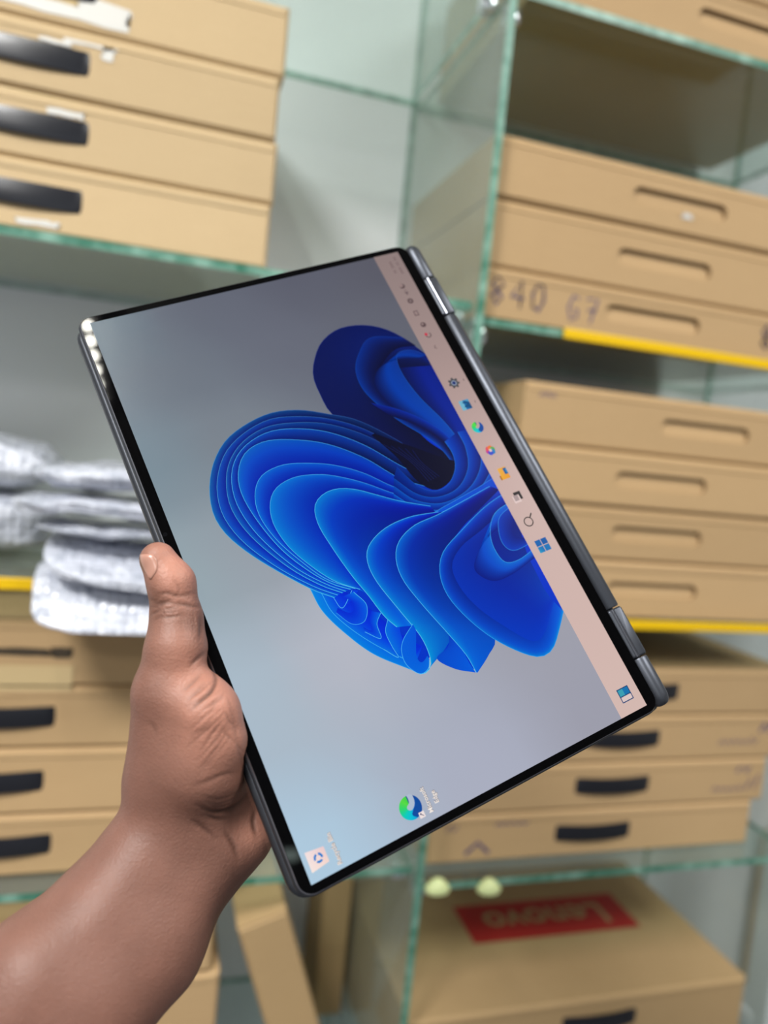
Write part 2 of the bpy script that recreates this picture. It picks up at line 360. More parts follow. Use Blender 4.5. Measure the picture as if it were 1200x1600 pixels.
# cartons on the uppermost right shelf
for i in range(2):
    carton('laptop_carton', ['slotted kraft carton standing on the uppermost right shelf', 'kraft carton at the top right corner, lying on another'][i], 0.375+0.255, 0.85, 0.5405+0.071*i, 0.51, 0.31, 0.071, M_KRAFT, 'slot', 'cartons on the uppermost right shelf', hx=0.045)

# middle right stack
zs = [-0.1925, -0.1155, -0.0450, 0.0270, 0.1040]
for i in range(4):
    t = carton('laptop_carton', 'slotted kraft carton between the two yellow strips, %s of its stack' % ['lowest', 'second lowest', 'second highest', 'topmost'][i],
               [0.650, 0.645, 0.635, 0.682][i], 0.85+[0.0, .002, -.001, .004][i], zs[i], 0.51, 0.31, zs[i+1]-zs[i], M_KRAFT, 'slot', 'cartons in the middle right stack', hx=[-0.005, -0.002, 0.002, 0.018][i])
    if i == 3: scribble(t, -0.235, 0.058, 0.022, 0.006, 6, 9)
# lower right stack, black handles
zs = [-0.5395, -0.4720, -0.4050, -0.3375, -0.2690]
for i in range(4):
    hxp = onY([925, 957, 975, 1005][i], [1308, 1228, 1146, 1075][i], 0.88)[0]
    xc = [0.632, 0.650, 0.665, 0.672][i]
    t = carton('laptop_carton', ['kraft carton with black handle, lowest on the shelf above the red label', 'kraft carton with black handle and blue scribbles, second lowest of four', 'kraft carton with blue note at right end, below the topmost handled one', 'kraft carton with black handle just below the lower yellow strip'][i],
               xc, 0.88, zs[i], 0.52, 0.285, zs[i+1]-zs[i], M_KRAFT, 'strap', 'cartons in the lower right stack', hx=hxp-xc)
    if i == 0:
        scribble(t, -0.205, 0.012, 0.035, 0.024, 2, 41, 0.005); scribble(t, -0.165, 0.050, 0.05, 0.006, 9, 42); scribble(t, -0.235, 0.045, 0.016, 0.01, 3, 43)
    if i == 1:
        scribble(t, 0.165, 0.017, 0.055, 0.010, 11, 44); scribble(t, 0.205, 0.045, 0.026, 0.018, 3, 45, 0.004); scribble(t, 0.225, 0.018, 0.022, 0.024, 3, 46, 0.0034)
    if i == 2:
        scribble(t, 0.150, 0.022, 0.07, 0.010, 13, 47); scribble(t, 0.222, 0.04, 0.022, 0.022, 3, 48, 0.005)

def text_mesh(body, size, bold=0.0):
    cu = bpy.data.curves.new('lettering', 'FONT'); cu.body = body; cu.size = size; cu.align_x = 'CENTER'; cu.align_y = 'CENTER'; cu.offset = bold; cu.resolution_u = 3
    o = bpy.data.objects.new('lettering_source', cu); COL.objects.link(o)
    dg = bpy.context.evaluated_depsgraph_get(); me = bpy.data.meshes.new_from_object(o.evaluated_get(dg)); bpy.data.objects.remove(o); bpy.data.curves.remove(cu)
    me.name = 'lettering'; me.materials.clear(); return me

# large carton with the red label on its top
t = carton('large_carton', 'large kraft carton with red printed label on top, at the bottom right', 0.629, 0.85, -0.8995, 0.54, 0.32, 0.1655, M_KRAFT_DEEP, 'strap', hx=0.02, hz=0.78)
bm = bmesh.new(); bm.faces.new([bm.verts.new((x, y, 0.1648)) for x, y in ((-0.118, 0.134), (0.178, 0.134), (0.178, 0.226), (-0.118, 0.226))])
red = obj('red_label', from_bm('red_label', bm), M_RED, t)
obj('label_lettering', text_mesh('Lenovo', 0.074, 0.0012), M_KRAFT_DEEP, red, loc=(0.03, 0.181, 0.1652), rot=(0, 0, math.pi))
# bottom left cartons, the leaning one and the narrow upright one
carton('small_carton', 'kraft carton under the forearm, upper one of the bottom left pair', -0.10, 0.85, -0.634, 0.40, 0.30, 0.066, M_KRAFT, 'plain')
carton('small_carton', 'kraft carton at the bottom edge under the forearm, lower of the pair', -0.088, 0.85, -0.8995, 0.40, 0.30, 0.264, M_KRAFT, 'plain')
t = empty('leaning_carton', (0.268, 0.855, -0.899+CAMZ), (0, math.radians(-19), 0)); tag(t, 'slim brown carton leaning over to the left below the laptop corner', 'box')
obj('carton_body', carton_body(0.062, 0.20, 0.325, None), [M_KRAFT_DEEP, M_CARD_IN], t, loc=(0.0, 0, 0.012))
obj('lid_flap', box_mesh('lid_flap', (0, 0.1, 0.3375), (0.060, 0.196, 0.002)), M_KRAFT_DEEP, t)
carton('narrow_carton', 'narrow dark kraft carton standing upright against the glass divider', 0.3145, 1.075, -0.8995, 0.046, 0.10, 0.31, M_KRAFT_DEEP, 'plain', seam=False)
# beyond the right bay: white post, angled foot and another carton
t = empty('shelf_post', (1.055, 0.95, 0)); tag(t, 'white metal post with sloping foot beyond the right bay', 'post')
obj('upright', box_mesh('upright', (0, 0, 0.75), (0.05, 0.05, 1.5), 0.004), M_WHITEMETAL, t)
obj('foot', box_mesh('foot', (0, 0, 0), (0.06, 0.42, 0.03), 0.004), M_WHITEMETAL, t, loc=(0.05, -0.10, 0.42), rot=(math.radians(10), 0, math.radians(24)))
carton('large_carton', 'kraft carton seen at the right edge beyond the white post', 1.47, 0.95, -1.35, 0.5, 0.22, 0.66, M_KRAFT_DEEP, 'plain')
# pale green lamp reflections on the lower right shelf edge, modelled as solid blobs
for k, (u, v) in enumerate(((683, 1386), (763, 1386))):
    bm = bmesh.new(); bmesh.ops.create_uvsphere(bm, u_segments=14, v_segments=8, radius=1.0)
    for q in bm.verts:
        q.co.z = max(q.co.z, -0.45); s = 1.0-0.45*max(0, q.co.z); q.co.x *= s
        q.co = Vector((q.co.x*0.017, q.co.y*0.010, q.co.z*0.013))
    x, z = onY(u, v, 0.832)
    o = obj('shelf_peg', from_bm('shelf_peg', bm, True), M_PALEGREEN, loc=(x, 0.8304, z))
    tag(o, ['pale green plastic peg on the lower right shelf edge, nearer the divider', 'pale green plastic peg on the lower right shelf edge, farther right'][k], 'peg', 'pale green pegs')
# ------------------------------------------------------------------ bubble wrap on the left middle shelf
def bubble_mat():
    m = mat('bubble_wrap_film', (0.6, 0.63, 0.70), 0.20, spec=0.7); b = m.node_tree.nodes['Principled BSDF']
    tc = N(m, 'ShaderNodeTexCoord'); v = N(m, 'ShaderNodeTexVoronoi'); v.inputs['Scale'].default_value = 105; v.inputs['Randomness'].default_value = 0.35
    L(m, tc.outputs['Object'], v.inputs['Vector'])
    bp = N(m, 'ShaderNodeBump'); bp.inputs['Strength'].default_value = 0.9; bp.inputs['Distance'].default_value = 0.004; bp.invert = True
    L(m, v.outputs['Distance'], bp.inputs['Height']); L(m, bp.outputs[0], b.inputs['Normal'])
    mx = N(m, 'ShaderNodeMix', data_type='RGBA'); mx.inputs[6].default_value = (0.34, 0.37, 0.45, 1); mx.inputs[7].default_value = (0.74, 0.77, 0.86, 1)
    n1 = N(m, 'ShaderNodeTexNoise'); n1.inputs['Scale'].default_value = 34; n1.inputs['Detail'].default_value = 5; L(m, tc.outputs['Object'], n1.inputs['Vector'])
    sm = N(m, 'ShaderNodeMath', operation='MULTIPLY_ADD'); sm.inputs[1].default_value = 0.6; L(m, v.outputs['Color'], sm.inputs[0])
    s2 = N(m, 'ShaderNodeMath', operation='MULTIPLY_ADD'); s2.inputs[1].default_value = 1.5; s2.inputs[2].default_value = -0.5; L(m, n1.outputs['Fac'], s2.inputs[0]); L(m, s2.outputs[0], sm.inputs[2])
    sm.use_clamp = True; L(m, sm.outputs[0], mx.inputs[0]); L(m, mx.outputs[2], b.inputs['Base Color'])
    b.inputs['Subsurface Weight'].default_value = 0.0; b.inputs['Subsurface Radius'].default_value = (0.01, 0.01, 0.012)
    b.inputs['Coat Weight'].default_value = 0.5; b.inputs['Coat Roughness'].default_value = 0.15
    return m
M_BUBBLE = bubble_mat()
def wrap_fold(label, x0, x1, y0, y1, z0, z1, seed, droop=0.0, tilt=0.0, wob=0.005):
    """a folded bundle of bubble wrap: rounded fold at its left end, lumpy layered skin"""
    rnd = np.random.RandomState(seed); nu, nv = 80, 36
    cx, cy, cz = (x0+x1)/2, (y0+y1)/2, (z0+z1)/2; hx, hy, hz = (x1-x0)/2, (y1-y0)/2, (z1-z0)/2-wob*0.9
    ph = rnd.uniform(0, 6.28, 8); vs, fs = [], []
    for j in range(nv+1):
        for i in range(nu):
            a = 2*math.pi*i/nu; b = -math.pi/2+math.pi*j/nv
            def sp(c, e): return math.copysign(abs(c)**e, c)
            x = sp(math.cos(b), .4)*sp(math.cos(a), .45)*hx; y = sp(math.cos(b), .4)*sp(math.sin(a), .45)*hy; z = sp(math.sin(b), .75)*hz
            z += wob*(math.sin(x*38+ph[0])*0.5+math.sin(y*45+x*20+ph[1])*0.35+math.sin(x*130+y*60+ph[5])*0.22+math.sin(y*170-x*50+ph[6])*0.18)*(0.4+0.6*abs(math.sin(b)))
            k = 1+0.025*math.sin(5*b+ph[2])+0.02*math.sin(3*a+ph[3])+0.012*math.sin(9*a+7*b+ph[4])
            x *= k; y *= k
            if droop and cy+y < 0.831: z -= droop*(0.831-(cy+y))
            z += tilt*x
            vs.append((x, y, z))
    for j in range(nv):
        for i in range(nu): fs.append((j*nu+i, j*nu+(i+1) % nu, (j+1)*nu+(i+1) % nu, (j+1)*nu+i))
    me = bpy.data.meshes.new('bubble_wrap'); me.from_pydata(vs, [], fs); me.update(); me.polygons.foreach_set('use_smooth', [True]*len(me.polygons))
    o = obj('bubble_wrap_bundle', me, M_BUBBLE, loc=(cx, cy, cz+CAMZ)); tag(o, label, 'bubble wrap', 'folded bubble wrap'); return o
# the pile, bottom to top
wrap_fold('bottom fold of bubble wrap hanging over the yellow shelf edge', -0.110, 0.10, 0.770, 0.92, -0.1675, -0.143, 3, droop=0.85)
wrap_fold('bubble wrap fold lying just above the hanging one', -0.106, 0.10, 0.772, 0.92, -0.1425, -0.120, 13, droop=0.45)
wrap_fold('wide thin bubble wrap fold below the far reaching one', -0.112, 0.11, 0.786, 0.92, -0.119, -0.1035, 4)
wrap_fold('bubble wrap fold in the middle of the white pile, reaching far left', -0.142, 0.10, 0.796, 0.92, -0.1035, -0.076, 14)
wrap_fold('rounded top roll of bubble wrap beside the laptop edge', -0.118, 0.08, 0.800, 0.92, -0.0755, -0.040, 5)
wrap_fold('bubble wrap fold at the left frame edge behind the pile', -0.40, -0.11, 0.935, 1.13, -0.1685, -0.092, 6)
wrap_fold('highest bubble wrap bundle at the left frame edge', -0.40, -0.115, 0.94, 1.12, -0.0915, -0.026, 7)

# ------------------------------------------------------------------ the laptop, folded as a tablet
RL = np.array([[-0.42039462, -0.88234295, 0.21151663], [-0.86641127, 0.32114443, -0.38235817], [0.26944365, -0.34400171, -0.89947926]])
TL = np.array([-0.01138519, -0.00093227, 0.39535996])
RW = R.T @ RL; TW = R.T @ TL + CP
def lap(u, v):                                         # pixel -> millimetres on the screen plane (x right, y up)
    d = np.array([(u-600)/F, (v-800)/F, 1.0]); n = RL[:, 2]; t = (TL @ n)/(d @ n); return (RL.T @ (d*t-TL))[:2]*1000
laptop = empty('convertible_laptop', TW)
mw = Matrix.Identity(4)
for i in range(3):
    for j in range(3): mw[i][j] = RW[i][j]
    mw[i][3] = TW[i]
laptop.matrix_world = mw
tag(laptop, 'dark grey convertible laptop folded into a tablet, lit screen showing a blue desktop', 'laptop')
MM = 0.001
M_BODY = mat('slate_grey_aluminium', (0.05, 0.054, 0.064), 0.42, metal=0.7)
M_CHIN = mat('slate_grey_hinge_bar', (0.075, 0.082, 0.098), 0.42, metal=0.8)
M_RIM = mat('polished_lid_rim', (0.30, 0.30, 0.34), 0.22, metal=0.9)
M_HINGE = mat('polished_hinge', (0.22, 0.23, 0.27), 0.16, metal=0.95)
M_BEZEL = mat('black_bezel_glass', (0.001, 0.001, 0.0012), 0.02, spec=0.14)
M_RUBBER = mat('black_rubber', (0.01, 0.01, 0.01), 0.7)
def rrect(x0, x1, y0, y1, r, n=6):
    pts = []
    for (cx, cy, a0) in ((x1-r, y1-r, 0), (x0+r, y1-r, 90), (x0+r, y0+r, 180), (x1-r, y0+r, 270)):
        for k in range(n+1):
            a = math.radians(a0+90*k/n); pts.append((cx+r*math.cos(a), cy+r*math.sin(a)))
    return pts
def loft(name, prof, smooth=True):
    """prof: list of (outline, z) from bottom to top, capped; millimetres"""
    bm = bmesh.new(); rows = [[bm.verts.new((p[0]*MM, p[1]*MM, z*MM)) for p in o] for o, z in prof]
    for a, b in zip(rows, rows[1:]):
        for i in range(len(a)): bm.faces.new((a[i], a[(i+1) % len(a)], b[(i+1) % len(a)], b[i]))
    bm.faces.new(rows[0]); bm.faces.new(rows[-1])
    return from_bm(name, bm, smooth)
def slab(name, x0, x1, y0, y1, r, z0, z1, e, smooth=True):
    return loft(name, [(rrect(x0+e, x1-e, y0+e, y1-e, max(r-e, .3)), z0), (rrect(x0+e*.3, x1-e*.3, y0+e*.3, y1-e*.3, r), z0+e*.35), (rrect(x0, x1, y0, y1, r), z0+e), (rrect(x0, x1, y0, y1, r), z1-e), (rrect(x0+e*.3, x1-e*.3, y0+e*.3, y1-e*.3, r), z1-e*.35), (rrect(x0+e, x1-e, y0+e, y1-e, max(r-e, .3)), z1)], smooth)
obj('lid', slab('lid', -155.6, 155.6, -101.5, 100.8, 7.5, -6.2, -0.35, 1.3), M_BODY, laptop)
# polished chamfer around the lid glass
def ring(name, o1, z1, o2, z2):
    bm = bmesh.new(); a = [bm.verts.new((p[0]*MM, p[1]*MM, z1*MM)) for p in o1]; b = [bm.verts.new((p[0]*MM, p[1]*MM, z2*MM)) for p in o2]
    for i in range(len(a)): bm.faces.new((a[i], a[(i+1) % len(a)], b[(i+1) % len(a)], b[i]))
    return from_bm(name, bm)
obj('lid_rim', ring('lid_rim', rrect(-155.4, 155.4, -101.2, 100.6, 7.4), -1.3, rrect(-154.5, 154.5, -101.0, 99.4, 6.6), -0.10), M_RIM, laptop)
base = obj('keyboard_base', slab('keyboard_base', -156.0, 156.0, -110.5, 103.0, 9.0, -16.6, -6.9, 2.2), M_BODY, laptop)
for sx in (-1, 1):
    for (yy) in (-88, 80): obj('rubber_foot', box_mesh('rubber_foot', (sx*120*MM, yy*MM, -16.8*MM), (30*MM, 7*MM, 1.2*MM), 0.4*MM), M_RUBBER, base)
for k, (xx, ww) in enumerate(((118, 9), (98, 14), (-104, 9), (-128, 5))): obj('side_port', box_mesh('side_port', (156.0*(1 if xx > 0 else -1)*MM, (abs(xx)-60)*MM, -11.5*MM), (0.6*MM, ww*MM, 3*MM), 0.2*MM), M_RUBBER, base)
# rounded hinge-side bar of the lid, interrupted by two hinges
def bar(name, x0, x1, m, r=5.6, yc=-106.0, zc=-5.2, capr=0.0):
    bm = bmesh.new(); n = 20; rows = []
    xs = [x0, x0+.8, x1-.8, x1]
    if capr > 0: xs = [x0+capr*(1-math.cos(math.radians(a))) for a in (0, 25, 50, 75, 90)]+[x1-.8, x1]
    if capr < 0: xs = [x0, x0+.8]+[x1+capr*(1-math.cos(math.radians(a))) for a in (90, 75, 50, 25, 0)]
    for i, x in enumerate(xs):
        s = 1.0
        if capr > 0 and i < 5: s = 0.35+0.65*math.sin(math.radians((0, 25, 50, 75, 90)[i]))
        elif capr < 0 and i >= len(xs)-5: s = 0.35+0.65*math.sin(math.radians((90, 75, 50, 25, 0)[i-len(xs)+5]))
        elif i in (0, len(xs)-1): s = 0.93
        rows.append([bm.verts.new((x*MM, (yc+(r*s)*math.cos(a)*(1.0 if math.cos(a) < 0 else 0.85))*MM, (zc+r*s*math.sin(a)*0.92)*MM)) for a in [2*math.pi*k/n for k in range(n)]])
    for a, b in zip(rows, rows[1:]):
        for k in range(n): bm.faces.new((a[k], a[(k+1) % n], b[(k+1) % n], b[k]))
    bm.faces.new(rows[0]); bm.faces.new(rows[-1])
    return obj(name, from_bm(name, bm, True), m, laptop)
bar('hinge_bar', -99.2, 99.2, M_CHIN)
bar('hinge_bar', 128.6, 155.2, M_CHIN, capr=-6.0)
bar('hinge_bar', -155.2, -128.6, M_CHIN, capr=6.0)
for s in (-1, 1):
    x0, x1 = (99.9, 128.0) if s > 0 else (-128.0, -99.9)
    h = obj('hinge', slab('hinge', x0, x1, -110.8, -101.6, 1.2, -10.0, -0.6, 1.1), M_CHIN, laptop)
    bm = bmesh.new()
    for k in range(9):
        a0, a1 = math.radians(20+140*k/9), math.radians(20+140*(k+1)/9)
        f = [(x0+.3, -104.6+1.3*math.cos(a0), -1.3+1.5*math.sin(a0)), (x1-.3, -104.6+1.3*math.cos(a0), -1.3+1.5*math.sin(a0)), (x1-.3, -104.6+1.3*math.cos(a1), -1.3+1.5*math.sin(a1)), (x0+.3, -104.6+1.3*math.cos(a1), -1.3+1.5*math.sin(a1))]
        bm.faces.new([bm.verts.new((p[0]*MM, p[1]*MM, p[2]*MM)) for p in f])
    bmesh.ops.remove_doubles(bm, verts=bm.verts, dist=1e-7)
    obj('hinge_ridge', from_bm('hinge_ridge', bm, True), M_HINGE, h)
disp = obj('display_glass', slab('display_glass', -154.4, 154.4, -101.0, 99.3, 6.5, -0.9, -0.06, 0.12, False), M_BEZEL, laptop)
x, y = lap(258, 835)
bm = bmesh.new(); bmesh.ops.create_circle(bm, cap_ends=True, segments=16, radius=1.1*MM); obj('webcam', from_bm('webcam', bm), mat('webcam_lens', (0.001, 0.001, 0.002), 0.02), disp, loc=(x*MM, y*MM, -0.03*MM))

# -- everything the screen shows: flat coloured layers that glow, under one glossy surface
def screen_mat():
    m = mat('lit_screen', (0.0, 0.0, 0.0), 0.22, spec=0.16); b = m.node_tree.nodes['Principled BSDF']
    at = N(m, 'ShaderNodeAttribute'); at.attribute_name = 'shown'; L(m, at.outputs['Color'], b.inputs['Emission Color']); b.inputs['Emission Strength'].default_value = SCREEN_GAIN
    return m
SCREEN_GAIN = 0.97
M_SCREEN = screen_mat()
_layer = [0]
class Flat:
    """flat coloured polygons in screen millimetres, collected into one mesh"""
    def __init__(s): s.v, s.f, s.c = [], [], []; s.z = _layer[0]
    def step(s): _layer[0] += 1; s.z = _layer[0]
    def poly(s, pts, col):
        s.step(); k = len(s.v)
        cols = col if isinstance(col[0], (list, tuple, np.ndarray)) else [col]*len(pts)
        for p, c in zip(pts, cols): s.v.append((p[0]*MM, p[1]*MM, s.z*4e-6)); s.c.append(lin(c))
        s.f.append(tuple(range(k, k+len(pts))))
    def grid(s, P, Cc):                                  # P: a x b x 2 points, Cc: a x b x 3 colours
        s.step(); k = len(s.v); a, b = P.shape[:2]
        for i in range(a):
            for j in range(b): s.v.append((P[i, j, 0]*MM, P[i, j, 1]*MM, s.z*4e-6)); s.c.append(lin(Cc[i, j]))
        for i in range(a-1):
            for j in range(b-1): s.f.append((k+i*b+j, k+i*b+j+1, k+(i+1)*b+j+1, k+(i+1)*b+j))
    def disc(s, c, r, col, n=20, a0=0, a1=360, r0=0.0):
        A = np.radians(np.linspace(a0, a1, n+1)); P = np.array([[(c[0]+q*math.cos(t), c[1]+q*math.sin(t)) for q in (r0, r)] for t in A])
        s.grid(P, np.broadcast_to(np.array(col, float), (n+1, 2, 3)))
    def rect(s, x0, y0, x1, y1, col): s.poly([(x0, y0), (x1, y0), (x1, y1), (x0, y1)], col)
    def line(s, pts, wd, col):
        pts = np.array(pts, float); d = np.gradient(pts, axis=0); n = np.stack([-d[:, 1], d[:, 0]], 1)/(np.linalg.norm(d, axis=1)[:, None]+1e-9)*wd/2
        s.grid(np.stack([pts+n, pts-n], 1), np.broadcast_to(np.array(col, float), (len(pts), 2, 3)))
    def build(s, name, loc=(0, 0, 0), rot=None):
        me = bpy.data.meshes.new(name); me.from_pydata(s.v, [], s.f); me.update()
        a = me.attributes.new('shown', 'FLOAT_COLOR', 'POINT'); a.data.foreach_set('color', np.c_[np.array(s.c), np.ones(len(s.c))].astype(np.float32).ravel())
        return obj(name, me, M_SCREEN, disp, loc=loc, rot=rot)
def curve(pts, n=40):
    """smooth curve through points, evenly resampled"""
    P = np.array(pts, float); P = np.vstack([2*P[0]-P[1], P, 2*P[-1]-P[-2]]); out = []
    for i in range(1, len(P)-2):
        p0, p1, p2, p3 = P[i-1:i+3]
        for t in np.linspace(0, 1, 14, endpoint=False):
            out.append(.5*((2*p1)+(-p0+p2)*t+(2*p0-5*p1+4*p2-p3)*t*t+(-p0+3*p1-3*p2+p3)*t**3))
    out.append(P[-2]); out = np.array(out); s = np.r_[0, np.cumsum(np.linalg.norm(np.diff(out, axis=0), axis=1))]
    q = np.linspace(0, s[-1], n); return np.stack([np.interp(q, s, out[:, 0]), np.interp(q, s, out[:, 1])], 1)
W2, H2 = 150.8, 94.25
# wallpaper ground: pale blue-grey picture, the screen's viewing-angle dimming painted in
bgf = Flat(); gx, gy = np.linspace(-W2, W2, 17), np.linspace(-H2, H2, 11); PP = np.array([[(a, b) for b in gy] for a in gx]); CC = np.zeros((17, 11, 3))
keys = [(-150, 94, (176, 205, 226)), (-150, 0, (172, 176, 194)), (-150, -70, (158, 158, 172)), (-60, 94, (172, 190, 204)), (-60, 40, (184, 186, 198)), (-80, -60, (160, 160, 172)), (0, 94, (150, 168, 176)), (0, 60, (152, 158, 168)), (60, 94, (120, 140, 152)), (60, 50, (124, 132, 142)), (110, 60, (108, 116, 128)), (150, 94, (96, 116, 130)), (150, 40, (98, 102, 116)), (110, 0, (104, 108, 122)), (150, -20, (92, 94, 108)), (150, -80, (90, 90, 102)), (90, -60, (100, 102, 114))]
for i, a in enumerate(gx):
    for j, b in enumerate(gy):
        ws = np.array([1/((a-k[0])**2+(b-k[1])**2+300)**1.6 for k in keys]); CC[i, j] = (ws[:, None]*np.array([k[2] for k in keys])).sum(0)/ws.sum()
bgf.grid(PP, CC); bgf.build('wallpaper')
# abstract blue flower of folded sheets, an own arrangement
def Z(p): return [lap(300+a/2, 480+b/2) for a, b in p]
fl = Flat()
for ring_ in ([(470, 880), (700, 700), (960, 560), (1160, 950), (1120, 1060), (1080, 1080), (900, 1000), (880, 1135), (790, 1110), (745, 1090), (715, 1140), (600, 1080), (480, 985)], [(560, 420), (760, 190), (1000, 560), (760, 640)]): fl.poly(Z(ring_), (0, 52, 200))
def sheet(A, B, c0, c1, rim=None, n=44, m=12, gam=1.0, rw=0.27, tp=1.0):
    """sheet between the rim curve A and the hidden curve B; c0 / c1: colour stops across, at the start and the end of the curve"""
    a, b = curve(Z(A), n), curve(Z(B), n); s = np.linspace(0, 1, m); P = a[:, None]*(1-s)[None, :, None]+b[:, None]*s[None, :, None]
    st = np.linspace(0, 1, len(c0)); f0 = np.stack([np.interp(s**gam, st, [c[k] for c in c0]) for k in range(3)], 1)
    st = np.linspace(0, 1, len(c1)); f1 = np.stack([np.interp(s**gam, st, [c[k] for c in c1]) for k in range(3)], 1)
    t = np.linspace(0, 1, n)[:, None, None]**tp; fl.grid(P, f0[None]*(1-t)+f1[None]*t)
    if rim is not None:
        d = np.gradient(a, axis=0); nn = np.stack([-d[:, 1], d[:, 0]], 1)/np.linalg.norm(d, axis=1)[:, None]; tt = np.linspace(0, 1, n)[:, None]
        cc = np.array(rim[0])*(1-tt)+np.array(rim[1])*tt
        fl.grid(np.stack([a+nn*rw/2, a-nn*rw/2], 1), np.stack([cc, cc], 1))
NAVY, DEEP, BLUE, MID, AZ, CY = (8, 14, 60), (4, 22, 130), (0, 38, 190), (0, 74, 214), (0, 116, 222), (0, 150, 220)
# upper lobe
sheet([(735, 150), (650, 90), (580, 62), (510, 57), (450, 72), (405, 110), (384, 160), (379, 215), (402, 275), (442, 338), (560, 420), (720, 500), (840, 540)], [(780, 210), (740, 190), (700, 190), (660, 190), (630, 200), (610, 220), (610, 250), (630, 290), (660, 330), (700, 380), (740, 420), (800, 460), (860, 510)], [(4, 20, 90), (6, 30, 118), (6, 14, 62)], [(14, 22, 78), (10, 12, 48), (8, 10, 40)], rim=((6, 36, 124), (22, 40, 120)))
sheet([(780, 180), (820, 250), (860, 330), (900, 430), (930, 500)], [(640, 190), (680, 260), (760, 350), (820, 430), (850, 520)], [(4, 26, 120), (4, 30, 140), (6, 16, 70)], [(0, 40, 150), (0, 40, 160), (6, 20, 90)])
sheet([(660, 95), (560, 95), (524, 140), (512, 200), (545, 270), (640, 350), (760, 425), (825, 500)], [(700, 120), (640, 130), (600, 170), (585, 215), (610, 280), (690, 350), (780, 410), (835, 490)], [(6, 34, 120), (8, 20, 80), (8, 12, 52)], [(0, 70, 180), (4, 26, 100), (8, 12, 52)], rim=((10, 50, 140), (10, 90, 196)))
sheet([(735, 150), (680, 134), (640, 150), (655, 205), (710, 280), (790, 360), (840, 430), (862, 510)], [(700, 160), (640, 165), (585, 190), (572, 240), (620, 305), (720, 370), (800, 430), (845, 520)], [(6, 40, 130), (0, 56, 160), (6, 18, 76)], [(0, 84, 196), (0, 64, 180), (6, 20, 90)], rim=((20, 70, 170), (24, 110, 210)))
sheet([(560, 300), (640, 318), (720, 350), (790, 395), (840, 450)], [(620, 340), (680, 360), (740, 390), (790, 425), (835, 470)], [(4, 30, 140), (8, 12, 60)], [(0, 60, 190), (8, 14, 70)], rim=((10, 40, 140), (10, 80, 200)))
# lower small lobe
sheet([(368, 878), (408, 950), (480, 1020), (570, 1085), (690, 1135)], [(470, 890), (530, 925), (590, 980), (650, 1020), (720, 1060)], [(0, 134, 226), (0, 96, 226), (0, 50, 220)], [(0, 124, 226), (0, 84, 226), (0, 44, 215)], rim=((60, 176, 240), (40, 160, 240)))
sheet([(405, 895), (440, 955), (510, 1015), (600, 1070), (690, 1110)], [(480, 890), (540, 930), (600, 980), (650, 1020), (715, 1060)], [(0, 110, 226), (0, 50, 220), (0, 36, 205)], [(0, 110, 230), (0, 56, 225), (0, 40, 210)], rim=((60, 180, 240), (60, 180, 240)))
sheet([(440, 905), (470, 940), (500, 885)], [(470, 900), (500, 915), (520, 885)], [(0, 70, 225), (0, 40, 215)], [(0, 70, 225), (0, 60, 220)], rim=((80, 176, 240), (80, 190, 240)))
sheet([(505, 890), (545, 930), (540, 980), (500, 990), (450, 955)], [(470, 905), (500, 920), (505, 945), (490, 955), (455, 940)], [(0, 110, 226), (0, 50, 218)], [(0, 60, 220), (0, 40, 210)], rim=((80, 190, 240), (50, 150, 240)))
sheet([(590, 955), (578, 990), (590, 1035), (540, 1015)], [(560, 950), (555, 980), (560, 1010), (535, 1000)], [(0, 110, 226), (0, 50, 218)], [(0, 90, 226), (0, 50, 215)], rim=((70, 176, 240), (80, 190, 240)))
sheet([(612, 975), (605, 1015), (625, 1060), (645, 1095), (600, 1070)], [(650, 980), (650, 1010), (660, 1050), (655, 1085), (630, 1070)], [(0, 110, 226), (0, 60, 222)], [(0, 120, 226), (0, 80, 222)], rim=((70, 176, 240), (90, 200, 240)))
# big left lobe: nested sheets
LA = [[(770, 500), (640, 415), (520, 355), (430, 335), (340, 322), (255, 329), (180, 360), (110, 412), (70, 480), (55, 560), (65, 640), (100, 702), (165, 760), (255, 818), (370, 880), (445, 908)],
      [(775, 520), (650, 440), (530, 378), (420, 348), (320, 342), (240, 352), (165, 392), (108, 450), (82, 520), (80, 590), (103, 662), (165, 738), (270, 815), (380, 873), (455, 900)],
      [(780, 535), (660, 465), (540, 400), (420, 365), (310, 362), (225, 378), (155, 425), (115, 490), (108, 565), (128, 640), (190, 722), (300, 812), (400, 868), (470, 893)],
      [(770, 550), (660, 500), (540, 432), (430, 392), (330, 380), (240, 390), (168, 432), (130, 490), (125, 560), (150, 635), (215, 722), (320, 812), (415, 864), (480, 888)],
      [(765, 570), (650, 535), (540, 472), (430, 430), (330, 415), (235, 418), (172, 450), (146, 505), (152, 575), (200, 662), (280, 758), (370, 828), (440, 866), (495, 882)],
      [(755, 590), (640, 565), (540, 520), (450, 495), (370, 488), (285, 493), (220, 525), (197, 580), (210, 650), (265, 728), (345, 798), (420, 850), (510, 880)],
      [(750, 608), (640, 585), (540, 550), (460, 530), (395, 523), (320, 532), (264, 565), (244, 615), (256, 680), (305, 752), (380, 815), (450, 858), (525, 882)],
      [(745, 622), (650, 606), (570, 585), (510, 570), (455, 568), (410, 585), (384, 622), (395, 680), (440, 755), (500, 840), (550, 900)]]
LC = [((10, 16, 70), (0, 140, 222)), ((8, 26, 110), (0, 110, 226)), ((8, 24, 100), (0, 130, 224)), ((6, 40, 140), (0, 110, 220)), ((0, 52, 170), (0, 150, 222)), ((0, 74, 200), (0, 140, 220)), ((0, 90, 210), (0, 156, 220)), ((0, 110, 214), (0, 160, 222))]
